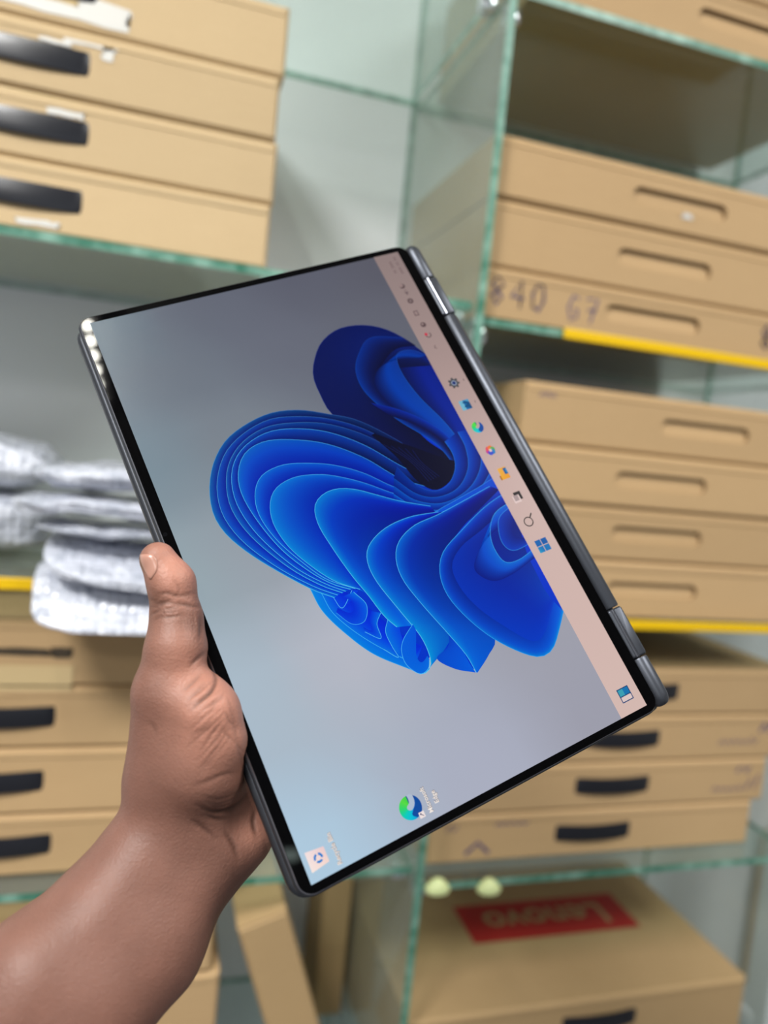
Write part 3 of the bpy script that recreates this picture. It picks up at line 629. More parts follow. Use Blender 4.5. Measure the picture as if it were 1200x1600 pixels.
for k in range(7):
    c0, c1 = LC[k]; dk0 = tuple(int(q*.28) for q in c0) if k < 4 else (0, 20, 140); dk1 = (0, int(c1[1]*.36), 205)
    mid0 = tuple(int(q*.72) for q in c0) if k < 4 else (0, 44, 180)
    sheet(LA[k], LA[k+1], [c0, mid0, dk0], [c1, (0, int(c1[1]*.7), 215), dk1] if k in (0, 1, 3, 5, 6) else [c1, dk1], rim=((30, 50, 130) if k < 3 else (50, 130, 220), (80, 196, 240)), n=56, gam=0.85 if k < 4 else 0.7, tp=0.9 if k < 4 else 1.1)
# bands sweeping round the dark heart
ARC = [[(640, 500), (700, 555), (755, 575), (800, 555), (822, 505), (815, 460), (790, 420)], [(630, 535), (700, 583), (765, 594), (830, 566), (862, 505), (855, 440), (830, 390)], [(630, 560), (700, 604), (785, 612), (862, 570), (900, 505), (900, 430), (880, 380)], [(630, 585), (700, 624), (795, 632), (885, 582), (935, 510), (960, 440)], [(630, 600), (710, 640), (810, 650), (910, 590), (990, 500)]]
fl.grid(np.stack([curve(Z([(560, 400), (640, 470), (700, 540), (760, 572), (810, 540), (822, 490)]), 24), curve(Z([(570, 395), (640, 420), (700, 440), (760, 462), (800, 475), (820, 480)]), 24)], 1), np.broadcast_to(np.array((9, 11, 40.)), (24, 2, 3)))
for k in range(5): fl.line(curve(Z([(600+22*k, 430+4*k), (680+10*k, 480+2*k), (740+8*k, 545-4*k)]), 14), 0.35, (16, 26, 84))
for k in range(4): sheet(ARC[k], ARC[k+1], [(0, 48+16*k, 150+18*k), (0, 36+8*k, 130+16*k), (0, 24+4*k, 112+14*k)], [(0, 74, 196), (0, 46, 160), (4, 24, 110)], rim=((10, 56+16*k, 150+18*k), (40, 120, 220)))
# right-hand and lower petals
sheet([(990, 500), (900, 560), (830, 600), (760, 640), (690, 690)], [(1010, 590), (930, 620), (860, 670), (800, 700), (740, 740)], [(0, 70, 200), (0, 60, 205), (0, 36, 150)], [(0, 90, 216), (0, 60, 205), (0, 30, 160)], rim=((40, 120, 220), (50, 150, 230)))
sheet(LA[7]+[(600, 965), (640, 1000)], [(760, 640), (720, 650), (670, 665), (625, 685), (595, 715), (580, 760), (590, 820), (620, 880), (650, 930), (680, 970), (690, 995)], [(0, 110, 208), (0, 34, 180), (0, 20, 150), (0, 16, 130)], [(0, 164, 222), (0, 120, 226), (0, 96, 224), (0, 124, 224)], rim=((60, 170, 236), (90, 200, 240)), gam=0.8, tp=1.6)
sheet([(770, 640), (680, 656), (605, 690), (556, 740), (547, 790), (575, 855), (650, 950), (715, 1030), (745, 1100), (738, 1138), (712, 1147)], [(790, 640), (750, 660), (705, 685), (668, 725), (655, 780), (680, 850), (750, 940), (805, 1020), (795, 1060), (765, 1100), (725, 1146)], [(0, 110, 212), (0, 40, 195), (0, 22, 160), (0, 18, 130)], [(0, 160, 222), (0, 156, 220), (0, 140, 224), (0, 116, 222)], rim=((70, 176, 238), (100, 206, 244)), gam=0.8, tp=1.6)
sheet([(800, 1010), (800, 1060), (765, 1098), (820, 1130), (885, 1142)], [(830, 1010), (840, 1050), (850, 1080), (865, 1110), (885, 1140)], [(0, 60, 190), (0, 70, 205)], [(0, 90, 220), (0, 96, 224)])
sheet([(690, 990), (660, 1040), (655, 1080), (672, 1120), (712, 1146), (738, 1130), (742, 1100)], [(700, 1010), (700, 1040), (700, 1080), (705, 1100), (715, 1110), (725, 1105), (735, 1090)], [(0, 90, 220), (0, 80, 216)], [(0, 110, 226), (0, 100, 222)], rim=((60, 170, 240), (90, 196, 244)))
sheet([(930, 560), (840, 610), (765, 650), (695, 682), (648, 730), (637, 785), (658, 850), (715, 925), (795, 1015), (855, 1085), (888, 1142)], [(960, 570), (910, 620), (870, 660), (835, 700), (805, 745), (790, 800), (800, 870), (860, 960), (945, 1032), (925, 1090), (892, 1142)], [(0, 90, 206), (0, 20, 150), (0, 14, 120), (0, 12, 104)], [(0, 140, 224), (0, 110, 224), (0, 100, 222), (0, 96, 220)], rim=((70, 176, 238), (80, 190, 242)), gam=0.8, tp=1.6)
sheet([(1010, 560), (920, 620), (840, 700), (785, 765), (774, 830), (798, 900), (858, 970), (940, 1035), (1030, 1080), (1090, 1092), (1128, 1065), (1150, 995), (1160, 950)], [(1030, 600), (970, 640), (900, 700), (840, 750), (812, 810), (840, 880), (900, 945), (980, 1000), (1050, 1040), (1085, 1040), (1105, 1010), (1120, 960), (1130, 920)], [(0, 84, 206), (0, 40, 170), (0, 16, 110)], [(0, 150, 222), (0, 96, 220), (0, 70, 205)], rim=((60, 166, 236), (40, 150, 236)), gam=0.6, tp=1.3)
sheet([(1030, 600), (970, 640), (900, 700), (840, 750), (812, 810), (840, 880), (900, 945), (980, 1000), (1050, 1040), (1085, 1040), (1105, 1010), (1120, 960), (1130, 920)], [(1040, 640), (1035, 660), (1030, 690), (1030, 710), (1035, 730), (1040, 750), (1050, 780), (1060, 800), (1070, 820), (1080, 840), (1090, 860), (1100, 880), (1120, 910)], [(0, 40, 160), (0, 20, 120), (0, 18, 110)], [(0, 60, 200), (0, 50, 190), (0, 64, 190)])
sheet([(1010, 600), (950, 640), (932, 690), (940, 745), (975, 795), (1020, 790), (1075, 750)], [(960, 690), (925, 720), (890, 775), (885, 825), (940, 856), (1000, 835), (1075, 780)], [(0, 96, 210), (0, 70, 200), (0, 24, 130)], [(0, 110, 212), (0, 80, 200), (0, 24, 130)], rim=((60, 160, 230), (50, 150, 230)), gam=0.9)
sheet([(1030, 600), (965, 650), (958, 700), (975, 745), (1010, 760), (1070, 730)], [(1040, 640), (1010, 660), (1000, 690), (1010, 715), (1030, 720), (1060, 715)], [(0, 56, 180), (0, 26, 130)], [(0, 60, 190), (0, 26, 130)], rim=((50, 140, 225), (40, 130, 220)))
fl.build('wallpaper_flower')
# taskbar, the same viewing-angle dimming painted into its colours
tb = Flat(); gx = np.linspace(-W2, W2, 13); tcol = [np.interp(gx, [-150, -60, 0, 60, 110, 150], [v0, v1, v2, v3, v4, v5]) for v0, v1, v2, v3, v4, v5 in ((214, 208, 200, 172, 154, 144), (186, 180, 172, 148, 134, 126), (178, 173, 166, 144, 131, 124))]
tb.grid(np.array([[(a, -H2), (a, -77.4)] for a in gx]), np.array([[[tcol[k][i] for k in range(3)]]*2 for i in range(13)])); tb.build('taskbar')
def icon(name, u, v, draw):
    f = Flat(); draw(f); x, y = lap(u, v); return f.build(name, loc=(x*MM, y*MM, 0))
def start(f):
    for sx, sy, c in ((-1, 1, (30, 140, 190)), (1, 1, (16, 100, 176)), (-1, -1, (18, 116, 184)), (1, -1, (10, 90, 168))):
        f.rect(sx*1.95-1.75, sy*1.95-1.75, sx*1.95+1.75, sy*1.95+1.75, c)
    f.poly([(-3.7, .2), (-.2, .2), (-.2, 3.7), (-3.7, 3.7)], [(20, 120, 186), (16, 110, 184), (24, 130, 190), (44, 160, 200)])
icon('start_icon', 848, 852, start)
def search(f): f.disc((-.4, .4), 2.9, (50, 42, 42), 24, 0, 360, 2.3); f.line([(1.5, -1.5), (3.6, -3.6)], 0.75, (50, 42, 42))
icon('search_icon', 826, 814, search)
def task(f): f.rect(-1.8, -3.0, 3.1, 1.4, (40, 34, 36)); f.rect(-3.2, -1.4, 1.3, 3.0, (224, 200, 196)); f.rect(-2.0, -.6, 1.4, 2.2, (170, 150, 150))
icon('task_view_icon', 808, 777, task)
def folder(f):
    f.rect(-3.6, 1.4, -.8, 3.1, (176, 112, 30)); f.poly([(-3.6, -3.0), (3.6, -3.0), (3.6, 2.2), (-3.6, 2.2)], [(230, 150, 30), (226, 158, 50), (236, 176, 70), (238, 168, 40)]); f.rect(-.9, -3.0, 2.9, -.9, (16, 88, 150)); f.rect(-.3, -3.0, 2.2, -2.0, (40, 130, 190))
icon('folder_icon', 786, 740, folder)
def petals(f):
    for a, c in ((100, (190, 60, 150)), (40, (226, 80, 100)), (-20, (232, 120, 60)), (-80, (96, 170, 90)), (-140, (30, 130, 190)), (160, (60, 80, 200))): f.disc((1.5*math.cos(math.radians(a)), 1.5*math.sin(math.radians(a))), 1.6, c, 14)
    f.rect(-.9, -.8, .9, .8, (226, 196, 190))
icon('assistant_icon', 766, 704, petals)
def swirl(k):
    def d(f):
        n = 36; A = np.radians(np.linspace(0, 360, n+1)); st = [0, 30, 75, 120, 165, 215, 265, 320, 360]
        cols = np.array([(70, 210, 70), (90, 220, 70), (50, 214, 110), (10, 206, 190), (10, 190, 220), (0, 140, 216), (8, 110, 200), (14, 70, 150), (14, 60, 140)], float)
        P = np.array([[(k*r*math.cos(t), k*r*math.sin(t)) for r in (0.05, .5, 1)] for t in A]); Cc = np.array([[[np.interp(math.degrees(t), st, cols[:, q])*(1, 1, 1)[w_] for q in range(3)] for w_ in range(3)] for t in A])
        f.grid(P, Cc)
        f.poly([(k*x, k*y) for x, y in curve([(-.95, -.25), (-.7, -.75), (-.1, -1.0), (.5, -.86), (.78, -.62), (.4, -.62), (0, -.42), (-.3, -.1), (-.6, .12), (-.95, -.25)], 22)], (16, 76, 160))
        f.poly([(k*x, k*y) for x, y in curve([(1.02, -.34), (.86, -.55), (.45, -.56), (.05, -.4), (-.22, -.05), (-.1, .25), (.16, .28), (.3, .06), (.42, -.06), (.7, -.1), (1.02, -.06)], 24)], bgcol)
    return d
bgcol = (186, 164, 158); icon('browser_icon', 746, 668, swirl(3.6))
def photo(f):
    f.rect(-3.2, -3.2, 3.2, 3.2, (24, 110, 170)); f.rect(-3.2, .6, 3.2, 3.2, (110, 180, 206)); f.poly([(-3.2, -3.2), (-1.2, 1.4), (.4, -1.2), (1.6, 1.8), (3.2, -3.2)], (12, 78, 128)); f.poly([(1.0, -3.2), (3.2, -3.2), (3.2, .4)], (70, 150, 190))
icon('picture_icon', 727, 633, photo)
def gear(f):
    for k in range(7): a = 2*math.pi*k/7; f.poly([(2.2*math.cos(a-.28), 2.2*math.sin(a-.28)), (3.6*math.cos(a-.2), 3.6*math.sin(a-.2)), (3.6*math.cos(a+.2), 3.6*math.sin(a+.2)), (2.2*math.cos(a+.28), 2.2*math.sin(a+.28))], (74, 76, 80))
    f.disc((0, 0), 2.7, (74, 76, 80)); f.disc((0, 0), 1.7, (150, 160, 180)); f.disc((0, 0), 1.15, (30, 50, 110))
icon('settings_icon', 709, 599, gear)
def dash(f): f.rect(-.7, -.2, .7, .2, (96, 84, 84))
icon('running_mark', 724, 594, dash); icon('running_mark', 742, 628, dash)
def widget(f): f.rect(-3.6, -3.6, 3.6, 3.6, (30, 70, 120)); f.rect(-.2, -3.1, 3.1, 3.1, (24, 116, 176)); f.rect(-.2, .1, 3.1, 3.1, (60, 160, 180)); f.rect(-3.1, -3.1, -.7, 3.1, (222, 200, 196))
icon('widgets_icon', 976, 1085, widget)
tray = (92, 74, 76)
def chev(f): f.line([(-1.2, -.5), (0, .7), (1.2, -.5)], .45, tray)
icon('tray_arrow', 680, 543, chev)
def lock(f): f.disc((0, 0), 1.9, tray, 18, 20, 320, 1.35); f.disc((.8, 1.2), 1.0, (200, 40, 70), 12)
icon('update_icon', 669, 524, lock)
def leaf(f): f.disc((0, 0), 1.8, tray, 14); f.disc((.5, .3), .8, (150, 128, 126), 10)
icon('tray_icon', 661, 508, leaf)
def sq(f): f.rect(-1.8, -1.4, 1.8, 1.4, tray); f.rect(-1.35, -.95, 1.35, .95, (152, 130, 128))
icon('keyboard_icon', 650, 490, sq)
def globe(f): f.disc((0, 0), 1.9, tray, 16); f.disc((0, 0), 1.0, (130, 112, 112), 10)
icon('network_icon', 641, 471, globe)
def spk(f): f.poly([(-1.5, -.6), (-.5, -.6), (.6, -1.5), (.6, 1.5), (-.5, .6), (-1.5, .6)], (110, 92, 94)); f.disc((.9, 0), 1.3, (110, 92, 94), 8, -50, 50, .9)
icon('volume_icon', 635, 458, spk)
def moon(f): f.disc((0, 0), 1.8, tray, 16); f.disc((.6, .5), 1.35, (150, 128, 126), 14)
icon('battery_icon', 628, 448, moon)
def clock(f):                                           # two illegible rows of tiny characters
    rnd = random.Random(2)
    for row, (n, x0) in enumerate(((7, 1.0), (10, -1.5))):
        for k in range(n):
            if (row == 0 and k == 4) or (row == 1 and k in (2, 5)): continue
            x = 6.2-k*1.32-x0; f.rect(x-.42, (1.5 if row == 0 else -2.6), x+.42, (3.1 if row == 0 else -1.0), (124, 104, 104))
icon('clock_rows', 620, 420, clock)
# desktop shortcuts
bgcol = (176, 190, 210); icon('browser_shortcut', 641, 1262, swirl(5.4))
def arrow(f): f.rect(-1.35, -1.35, 1.35, 1.35, (240, 226, 224)); f.line([(-.7, -.7), (.5, .5)], .3, (60, 60, 110)); f.poly([(.8, .8), (-.1, .8), (.8, -.1)], (60, 60, 110))
x, y = lap(659, 1273); f = Flat(); arrow(f); f.build('shortcut_arrow', loc=(x*MM, y*MM, 0))
def bin_(f):
    f.poly([(-3.3, -4.2), (3.3, -4.2), (4.4, 4.4), (-4.4, 4.4)], [(246, 214, 204), (236, 204, 206), (244, 226, 226), (250, 232, 226)])
    for k in range(3): f.disc((0, -.4), 2.1, (36, 128, 210), 8, 120*k+15, 120*k+105, 1.15)
icon('recycle_bin_shortcut', 496, 1341, bin_)
def caption(body, u, v, size, col, glow):
    for dx, dy, c in ((.08, -.08, glow), (0, 0, col)):
        me = text_mesh(body, size*MM, 0.00005 if c is col else 0.00013); _layer[0] += 1
        a = me.attributes.new('shown', 'FLOAT_COLOR', 'POINT'); cc = np.r_[lin(c), 1]; a.data.foreach_set('color', np.tile(cc, len(me.vertices)).astype(np.float32))
        x, y = lap(u, v); obj('caption', me, M_SCREEN, disp, loc=((x+dx)*MM, (y+dy)*MM, _layer[0]*4e-6))
caption('Microsoft', 666, 1250, 3.0, (246, 236, 228), (96, 84, 88)); caption('Edge', 679, 1245, 3.0, (246, 236, 228), (96, 84, 88))
caption('Recycle Bin', 522, 1326, 3.0, (240, 226, 216), (128, 116, 118))
# ------------------------------------------------------------------ the hand and forearm that hold the laptop
def lapc(x, y, z): return RL @ (np.array([x, y, z])*MM)+TL          # laptop mm -> camera space metres
def cone(a, b, ra, rb): return ('c', np.array(a), np.array(b), ra, rb)
def sd(prim, P):
    _, a, b, ra, rb = prim; ba = b-a; l2 = ba @ ba
    pa = P-a; h = np.clip(pa @ ba/l2, 0, 1); q = pa-h[..., None]*ba
    return np.sqrt((q*q).sum(-1))-(ra+(rb-ra)*h)
def smin(a, b, k):
    h = np.clip(0.5+0.5*(b-a)/k, 0, 1); return b+(a-b)*h-k*h*(1-h)
n_arm = np.array([0.86, 0.51, 0.0])                                    # across the forearm in the view plane
def off(p, m): return np.array(p)+n_arm*m
w0, w1, w2 = camP(285, 1312, .352), camP(190, 1462, .332), camP(100, 1548, .315); w3 = camP(-40, 1760, .292)
FOREARM = []
for s, dz in ((-1, -0.002), (1, 0.003)):
    z = np.array([0, 0, dz])
    FOREARM += [cone(off(w0, s*.0095)+z, off(w1, s*.0100)+z, .0220, .0250), cone(off(w1, s*.0100)+z, off(w2, s*.0105)+z, .0250, .0265), cone(off(w2, s*.0105)+z, off(w3, s*.011)+z, .0265, .0285)]
CMC, MCP, IP, DP, TIP = camP(258, 1212, .350), camP(262, 1082, .3445), camP(276, 968, .3490), camP(268, 912, .3500), camP(247, 875, .3500)
THUMB = [cone(CMC, MCP, .0175, .0155), cone(MCP, camP(275, 1012, .3455), .0152, .0134), cone(camP(275, 1012, .3455), IP, .0134, .0114), cone(IP, DP, .0114, .0104), cone(DP, TIP, .0104, .0084)]
THENAR = [cone(camP(322, 1115, .338), camP(312, 1195, .344), .0155, .0205), cone(camP(312, 1195, .344), camP(295, 1262, .352), .0200, .0195), cone(camP(322, 1080, .3405), camP(344, 1158, .3385), .0070, .0122)]
MC = [lapc(-34, 106, -34), lapc(-52, 100, -36), lapc(-70, 97, -36), lapc(-87, 98, -33)]
WR = camP(300, 1290, .358)
PALM = [cone(WR, MC[0], .017, .0125), cone(WR, MC[1], .017, .0125), cone(WR, MC[2], .017, .012), cone(camP(345, 1320, .360), MC[3], .0155, .011), cone(camP(335, 1335, .358), camP(383, 1304, .358), .015, .0118), cone(camP(383, 1304, .358), MC[3], .0118, .0115), cone(CMC, MC[0], .014, .012)]
FING = []
for k, (pip, dip, tip, r) in enumerate((((2, 72, -29), (18, 54, -27), (30, 40, -25.5), .0092), ((-20, 60, -29.5), (-4, 38, -27), (7, 23, -25.5), .0094), ((-43, 58, -29), (-29, 37, -27), (-20, 23, -25.5), .0090), ((-67, 68, -28), (-57, 53, -26), (-50, 42, -24.5), .0080))):
    a, b, c, d = MC[k], lapc(*pip), lapc(*dip), lapc(*tip)
    FING += [cone(a, b, .0105 if k < 3 else .0095, r), cone(b, c, r, r*.95), cone(c, d, r*.95, r*.86)]
def lapbox(P, lo, hi, rad):
    q = ((P-TL) @ RL)*1000; c = (np.array(lo)+hi)/2; h = (np.array(hi)-lo)/2-rad
    d = np.abs(q-c)-h; return (np.sqrt((np.maximum(d, 0)**2).sum(-1))+np.minimum(d.max(-1), 0)-rad)/1000
def hand_sdf(P):
    f = None
    for pr in FOREARM: d = sd(pr, P); f = d if f is None else smin(f, d, .010)
    pl = None
    for pr in PALM: d = sd(pr, P); pl = d if pl is None else smin(pl, d, .008)
    fg = None
    for pr in FING: d = sd(pr, P); fg = d if fg is None else np.minimum(fg, d)
    pl = smin(pl, fg, .006)
    th = None
    for pr in THUMB: d = sd(pr, P); th = d if th is None else smin(th, d, .004)
    tn = None
    for pr in THENAR: d = sd(pr, P); tn = d if tn is None else smin(tn, d, .006)
    th = smin(th, tn, .010)
    f = smin(f, pl, .012); f = smin(f, th, .011)
    lp = np.minimum(lapbox(P, (-157, -112, -17.5), (157, 103.3, -6.5), 2.0), lapbox(P, (-156, -102, -7), (156, 101.0, 0.1), 1.0))
    return -smin(-f, lp, .0015)                                         # flesh flattens against the laptop
def surface_nets(fn, lo, hi, h):
    n = np.ceil((np.array(hi)-lo)/h).astype(int)+1
    ax = [lo[i]+np.arange(n[i])*h for i in range(3)]
    B = 8; nb = -(-n//B); V = np.full(nb*B, 1.0, np.float32)                # coarse pass, then only the blocks near the skin
    c = [lo[i]+(np.arange(nb[i])*B+B/2-.5)*h for i in range(3)]; D = fn(np.stack(np.meshgrid(*c, indexing='ij'), -1))
    V *= np.repeat(np.repeat(np.repeat(np.sign(D), B, 0), B, 1), B, 2).astype(np.float32)
    act = np.argwhere(np.abs(D) < B*h*1.05); g = np.stack(np.meshgrid(*[np.arange(B)]*3, indexing='ij'), -1).reshape(-1, 3)
    for k0 in range(0, len(act), 300):
        ii = (act[k0:k0+300, None]*B+g[None]); V[tuple(ii.reshape(-1, 3).T)] = fn(np.array(lo)+ii*h).ravel()
    V = V[:n[0], :n[1], :n[2]]
    S = V < 0; c = S[:-1, :-1, :-1].astype(np.int8)
    cnt = sum(S[a:n[0]-1+a, b:n[1]-1+b, d:n[2]-1+d].astype(np.int8) for a in (0, 1) for b in (0, 1) for d in (0, 1))
    I = np.argwhere((cnt > 0) & (cnt < 8)); idx = -np.ones(n-1, np.int64); idx[tuple(I.T)] = np.arange(len(I))
    acc = np.zeros((len(I), 3)); num = np.zeros(len(I))
    cor = [(a, b, d) for a in (0, 1) for b in (0, 1) for d in (0, 1)]
    for p in cor:
        for k in range(3):
            if p[k]: continue
            q = list(p); q[k] = 1; v0 = V[tuple((I+p).T)]; v1 = V[tuple((I+q).T)]; m = (v0 < 0) != (v1 < 0)
            t = np.where(m, v0/(v0-v1+1e-20), 0); pos = np.array(p)[None]+np.zeros((len(I), 3)); pos[:, k] += t
            acc += np.where(m[:, None], pos, 0); num += m
    verts = np.array(lo)+(I+acc/num[:, None])*h
    faces = []
    for k in range(3):
        a, b = [(1, 2), (2, 0), (0, 1)][k]
        sl0 = [slice(None)]*3; sl1 = [slice(None)]*3; sl0[k] = slice(0, -1); sl1[k] = slice(1, None)
        E = np.argwhere(S[tuple(sl0)] != S[tuple(sl1)]); E = E[(E[:, a] > 0) & (E[:, b] > 0) & (E[:, a] < n[a]-1) & (E[:, b] < n[b]-1)]
        fl_ = S[tuple(E.T)]
        def gi(da, db): e = E.copy(); e[:, a] -= da; e[:, b] -= db; return idx[tuple(e.T)]
        q = np.stack([gi(1, 1), gi(0, 1), gi(0, 0), gi(1, 0)], 1); q[~fl_] = q[~fl_][:, ::-1]; faces.append(q)
    return verts, np.concatenate(faces)
VH = 0.0009
allp = np.array([q for pr in FOREARM+THUMB+THENAR+PALM+FING for q in (pr[1], pr[2])])
V, Fq = surface_nets(hand_sdf, allp.min(0)-.036, allp.max(0)+.036, VH)
for it in range(3):                                                      # light relaxation
    acc = np.zeros_like(V); cnt = np.zeros(len(V))
    for k in range(4): np.add.at(acc, Fq[:, k], V[Fq[:, (k+1) % 4]]+V[Fq[:, (k+3) % 4]]); np.add.at(cnt, Fq[:, k], 2)
    V = V*.5+acc/cnt[:, None]*.5
e = 4e-4
def grad(P): return np.stack([hand_sdf(P+np.eye(3)[k]*e)-hand_sdf(P-np.eye(3)[k]*e) for k in range(3)], -1)/(2*e)
G = grad(V); G /= np.linalg.norm(G, axis=1)[:, None]+1e-9
PX = np.stack([600+F*V[:, 0]/V[:, 2], 800+F*V[:, 1]/V[:, 2]], 1); facing = -(G*V).sum(1)/np.linalg.norm(V, axis=1)
# skin creases of thumb joint, ball of the thumb and wrist
CREASE = [([(236, 921), (248, 928), (262, 927), (276, 931), (290, 930), (305, 927)], .35, 2.0), ([(236, 936), (246, 943), (256, 942), (268, 938)], .45, 2.4), ([(235, 950), (248, 947), (262, 941)], .35, 2.0), ([(266, 944), (284, 944), (300, 947), (314, 949)], .4, 2.2), ([(234, 962), (244, 956), (254, 950)], .3, 1.8), ([(238, 970), (250, 964), (260, 956)], .22, 1.6),
          ([(272, 936), (280, 924), (276, 912), (268, 902)], .18, 1.8), ([(313, 960), (314, 985), (312, 1002)], .35, 2.6), ([(296, 1042), (310, 1028), (322, 1018)], .4, 2.2), ([(334, 1046), (338, 1062), (330, 1080), (312, 1096), (296, 1112)], .7, 2.6), ([(318, 1050), (300, 1068), (284, 1082)], .3, 2.2), ([(322, 1066), (306, 1082), (290, 1098)], .28, 2.0), ([(312, 1110), (326, 1104), (344, 1092), (352, 1082)], .3, 2.2),
          ([(300, 1130), (322, 1118), (340, 1104)], .22, 2.0), ([(296, 1152), (316, 1140), (334, 1126)], .2, 2.0), ([(352, 1110), (360, 1128), (376, 1142)], .25, 2.2), ([(344, 1134), (356, 1150), (374, 1164)], .22, 2.2), ([(300, 1228), (322, 1222), (345, 1212), (370, 1206)], .28, 2.6), ([(308, 1258), (330, 1268), (352, 1268), (374, 1256), (388, 1240)], .7, 3.2), ([(318, 1272), (340, 1280), (360, 1276)], .4, 2.8), ([(298, 1280), (320, 1296), (340, 1312)], .35, 3.0), ([(352, 1300), (366, 1322), (372, 1344)], .4, 3.2), ([(400, 1262), (396, 1284), (402, 1310)], .5, 3.0), ([(231, 1126), (240, 1136), (246, 1150)], .2, 2.4)]
_rc = random.Random(5)
for k in range(11): CREASE.append(([(338+2.5*k+_rc.uniform(-4, 4), 1058+9*k), (316+2.5*k, 1076+10*k+_rc.uniform(-3, 3)), (288+2*k+_rc.uniform(-8, 8), 1096+12*k)], _rc.uniform(.14, .30), 1.5))
for k in range(7): CREASE.append(([(352+4*k, 1085+15*k), (362+2.5*k, 1104+15*k), (372+2*k+_rc.uniform(-4, 4), 1122+14*k)], _rc.uniform(.12, .24), 1.5))
for k in range(6): CREASE.append(([(237+2*k, 924+8*k), (250+3*k, 931+7*k+_rc.uniform(-3, 3)), (266+5*k, 930+6*k)], _rc.uniform(.2, .36), 1.4))
for k in range(5): CREASE.append(([(282+5*k, 950), (283+5*k, 968), (286+5*k+_rc.uniform(-3, 3), 990)], .16, 1.4))
for k in range(6): CREASE.append(([(312+4*k, 1240+6*k), (340, 1250+5*k+_rc.uniform(-3, 3)), (376-3*k, 1238+8*k)], _rc.uniform(.14, .26), 1.6))
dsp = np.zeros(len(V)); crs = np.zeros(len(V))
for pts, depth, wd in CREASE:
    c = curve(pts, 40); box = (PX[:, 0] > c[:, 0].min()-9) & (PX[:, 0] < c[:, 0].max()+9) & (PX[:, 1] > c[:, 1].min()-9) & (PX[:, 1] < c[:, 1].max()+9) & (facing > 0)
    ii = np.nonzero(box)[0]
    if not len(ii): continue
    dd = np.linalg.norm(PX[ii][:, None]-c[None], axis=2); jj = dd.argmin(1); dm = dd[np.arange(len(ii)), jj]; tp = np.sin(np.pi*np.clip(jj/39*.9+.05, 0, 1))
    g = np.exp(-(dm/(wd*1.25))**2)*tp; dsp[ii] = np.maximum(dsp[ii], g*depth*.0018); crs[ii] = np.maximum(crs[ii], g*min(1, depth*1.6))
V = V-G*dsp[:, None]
# skin colour: pinker pads and palm side, browner forearm and back
def blob(u, v, ru, rv): return np.exp(-(((PX[:, 0]-u)/ru)**2+((PX[:, 1]-v)/rv)**2))
pink = np.clip(0.95*blob(272, 885, 42, 50)+0.75*blob(330, 1130, 62, 95)+0.35*blob(280, 1030, 40, 60)+0.6*blob(395, 1300, 30, 40)+0.25*blob(360, 1090, 25, 40), 0, 1)
qlap = ((V-TL) @ RL)*1000
pink = np.where((qlap[:, 1] < 104) & (qlap[:, 2] < -17), 0.6, pink)
dark = np.clip(0.55*blob(330, 1225, 60, 45)+0.85*blob(240, 942, 15, 22)+0.6*blob(312, 980, 11, 38)+0.5*blob(330, 1262, 40, 18), 0, 1)  # darker knuckle pigment and wrist tone; shading on the thumb's right side painted in
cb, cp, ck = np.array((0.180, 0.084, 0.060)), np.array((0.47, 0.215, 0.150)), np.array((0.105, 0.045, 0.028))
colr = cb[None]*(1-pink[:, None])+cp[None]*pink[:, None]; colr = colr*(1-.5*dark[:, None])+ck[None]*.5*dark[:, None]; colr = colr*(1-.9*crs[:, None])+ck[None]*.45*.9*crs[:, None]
def to_world(P): return P @ R + CP
VW = to_world(V); org = to_world(camP(290, 1290, .35)[None])[0]
me = bpy.data.meshes.new('person'); me.from_pydata((VW-org).tolist(), [], Fq.tolist()); me.update(); me.polygons.foreach_set('use_smooth', [True]*len(me.polygons))
a = me.attributes.new('skin', 'FLOAT_COLOR', 'POINT'); a.data.foreach_set('color', np.c_[colr, np.ones(len(colr))].astype(np.float32).ravel())
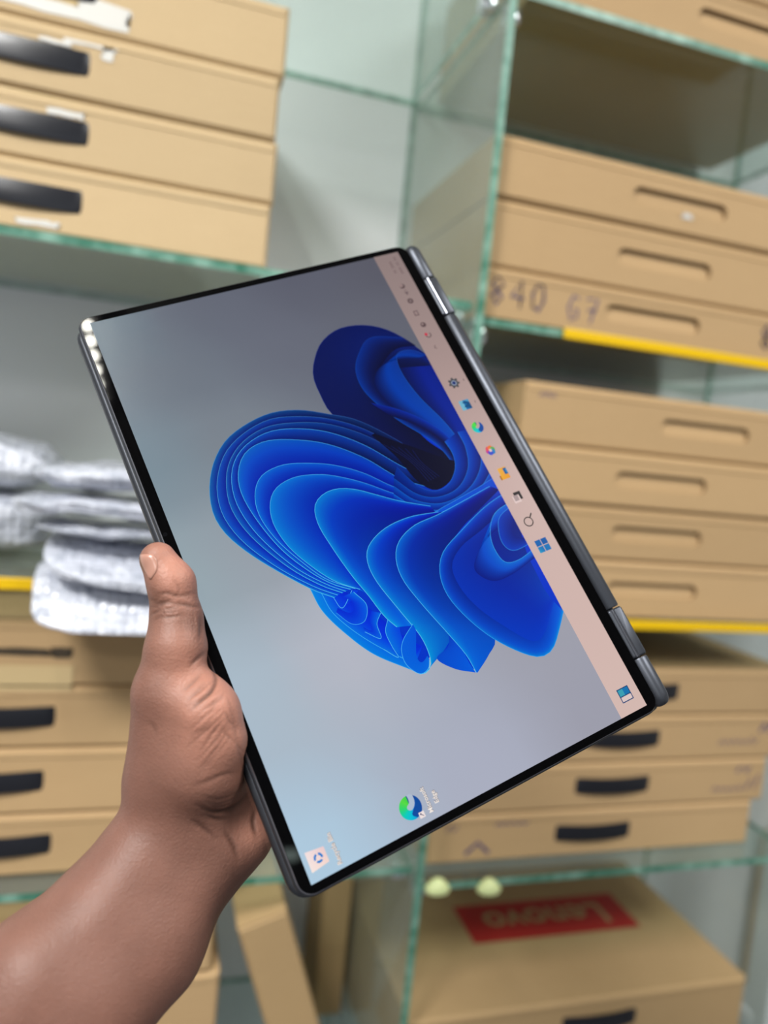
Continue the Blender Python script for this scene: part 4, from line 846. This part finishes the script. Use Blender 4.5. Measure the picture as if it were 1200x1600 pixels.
def skin_mat():
    m = mat('brown_skin', (0.2, 0.1, 0.07), 0.52, spec=0.42); b = m.node_tree.nodes['Principled BSDF']
    at = N(m, 'ShaderNodeAttribute'); at.attribute_name = 'skin'; tc = N(m, 'ShaderNodeTexCoord')
    n1 = N(m, 'ShaderNodeTexNoise'); n1.inputs['Scale'].default_value = 70; n1.inputs['Detail'].default_value = 6; L(m, tc.outputs['Object'], n1.inputs['Vector'])
    hs = N(m, 'ShaderNodeHueSaturation'); mr = N(m, 'ShaderNodeMapRange'); mr.inputs['To Min'].default_value = 0.78; mr.inputs['To Max'].default_value = 1.22; L(m, n1.outputs['Fac'], mr.inputs['Value']); L(m, mr.outputs[0], hs.inputs['Value']); L(m, at.outputs['Color'], hs.inputs['Color']); L(m, hs.outputs[0], b.inputs['Base Color'])
    v = N(m, 'ShaderNodeTexVoronoi'); v.inputs['Scale'].default_value = 900; L(m, tc.outputs['Object'], v.inputs['Vector'])
    n2 = N(m, 'ShaderNodeTexNoise'); n2.inputs['Scale'].default_value = 420; n2.inputs['Detail'].default_value = 4; L(m, tc.outputs['Object'], n2.inputs['Vector'])
    ad = N(m, 'ShaderNodeMath', operation='MULTIPLY_ADD'); ad.inputs[1].default_value = 0.6; L(m, v.outputs['Distance'], ad.inputs[0]); L(m, n2.outputs['Fac'], ad.inputs[2])
    bp = N(m, 'ShaderNodeBump'); bp.inputs['Strength'].default_value = 0.28; bp.inputs['Distance'].default_value = 0.0007; L(m, ad.outputs[0], bp.inputs['Height']); L(m, bp.outputs[0], b.inputs['Normal'])
    b.inputs['Subsurface Weight'].default_value = 0.12; b.inputs['Subsurface Radius'].default_value = (0.006, 0.0025, 0.0015); b.inputs['Subsurface Scale'].default_value = 0.5
    return m
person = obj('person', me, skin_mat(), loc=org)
tag(person, 'bare brown forearm and left hand gripping the laptop by its left edge, thumb up', 'person')
# thumbnail: plate laid on the thumb tip
def nail_uv(s, t):                                                       # s across 0..1, t along 0 (tip) .. 1 (cuticle)
    l = curve([(217, 866), (218, 876), (224, 890), (233, 903)], 30); r = curve([(240, 866), (246, 876), (246, 890), (236, 906)], 30)
    k = min(29, int(round(t*29))); return l[k]*(1-s)+r[k]*s
gv, gf = [], []; ns, nt_ = 9, 13
for j in range(nt_):
    for i in range(ns):
        u, v = nail_uv(i/(ns-1), j/(nt_-1)); d = np.array([(u-600)/F, (v-800)/F, 1.0]); t = .30; best = (9, t)
        for k in range(60):
            s_ = float(hand_sdf((d*t)[None])[0])
            if s_ < best[0]: best = (s_, t)
            if s_ < 2e-5: break
            t += max(s_*.8, 2e-5)
            if t > .40: break
        p = d*best[1]; g = grad(p[None])[0]; g /= np.linalg.norm(g); edge = min(i, ns-1-i)/(ns-1)*2
        gv.append(p+g*(.0001+.0006*min(1, edge*1.6)*(1.0 if 0 < j < nt_-1 else .3)-max(best[0], 0)))
for j in range(nt_-1):
    for i in range(ns-1): gf.append((j*ns+i, j*ns+i+1, (j+1)*ns+i+1, (j+1)*ns+i))
me = bpy.data.meshes.new('thumbnail'); me.from_pydata((to_world(np.array(gv))-org).tolist(), [], gf); me.update(); me.polygons.foreach_set('use_smooth', [True]*len(me.polygons))
o = obj('thumbnail', me, mat('nail', (0.42, 0.22, 0.165), 0.25, spec=0.5), person); o['label'] = 'glossy thumbnail'
so = o.modifiers.new('thickness', 'SOLIDIFY'); so.thickness = 0.0004; so.offset = 1
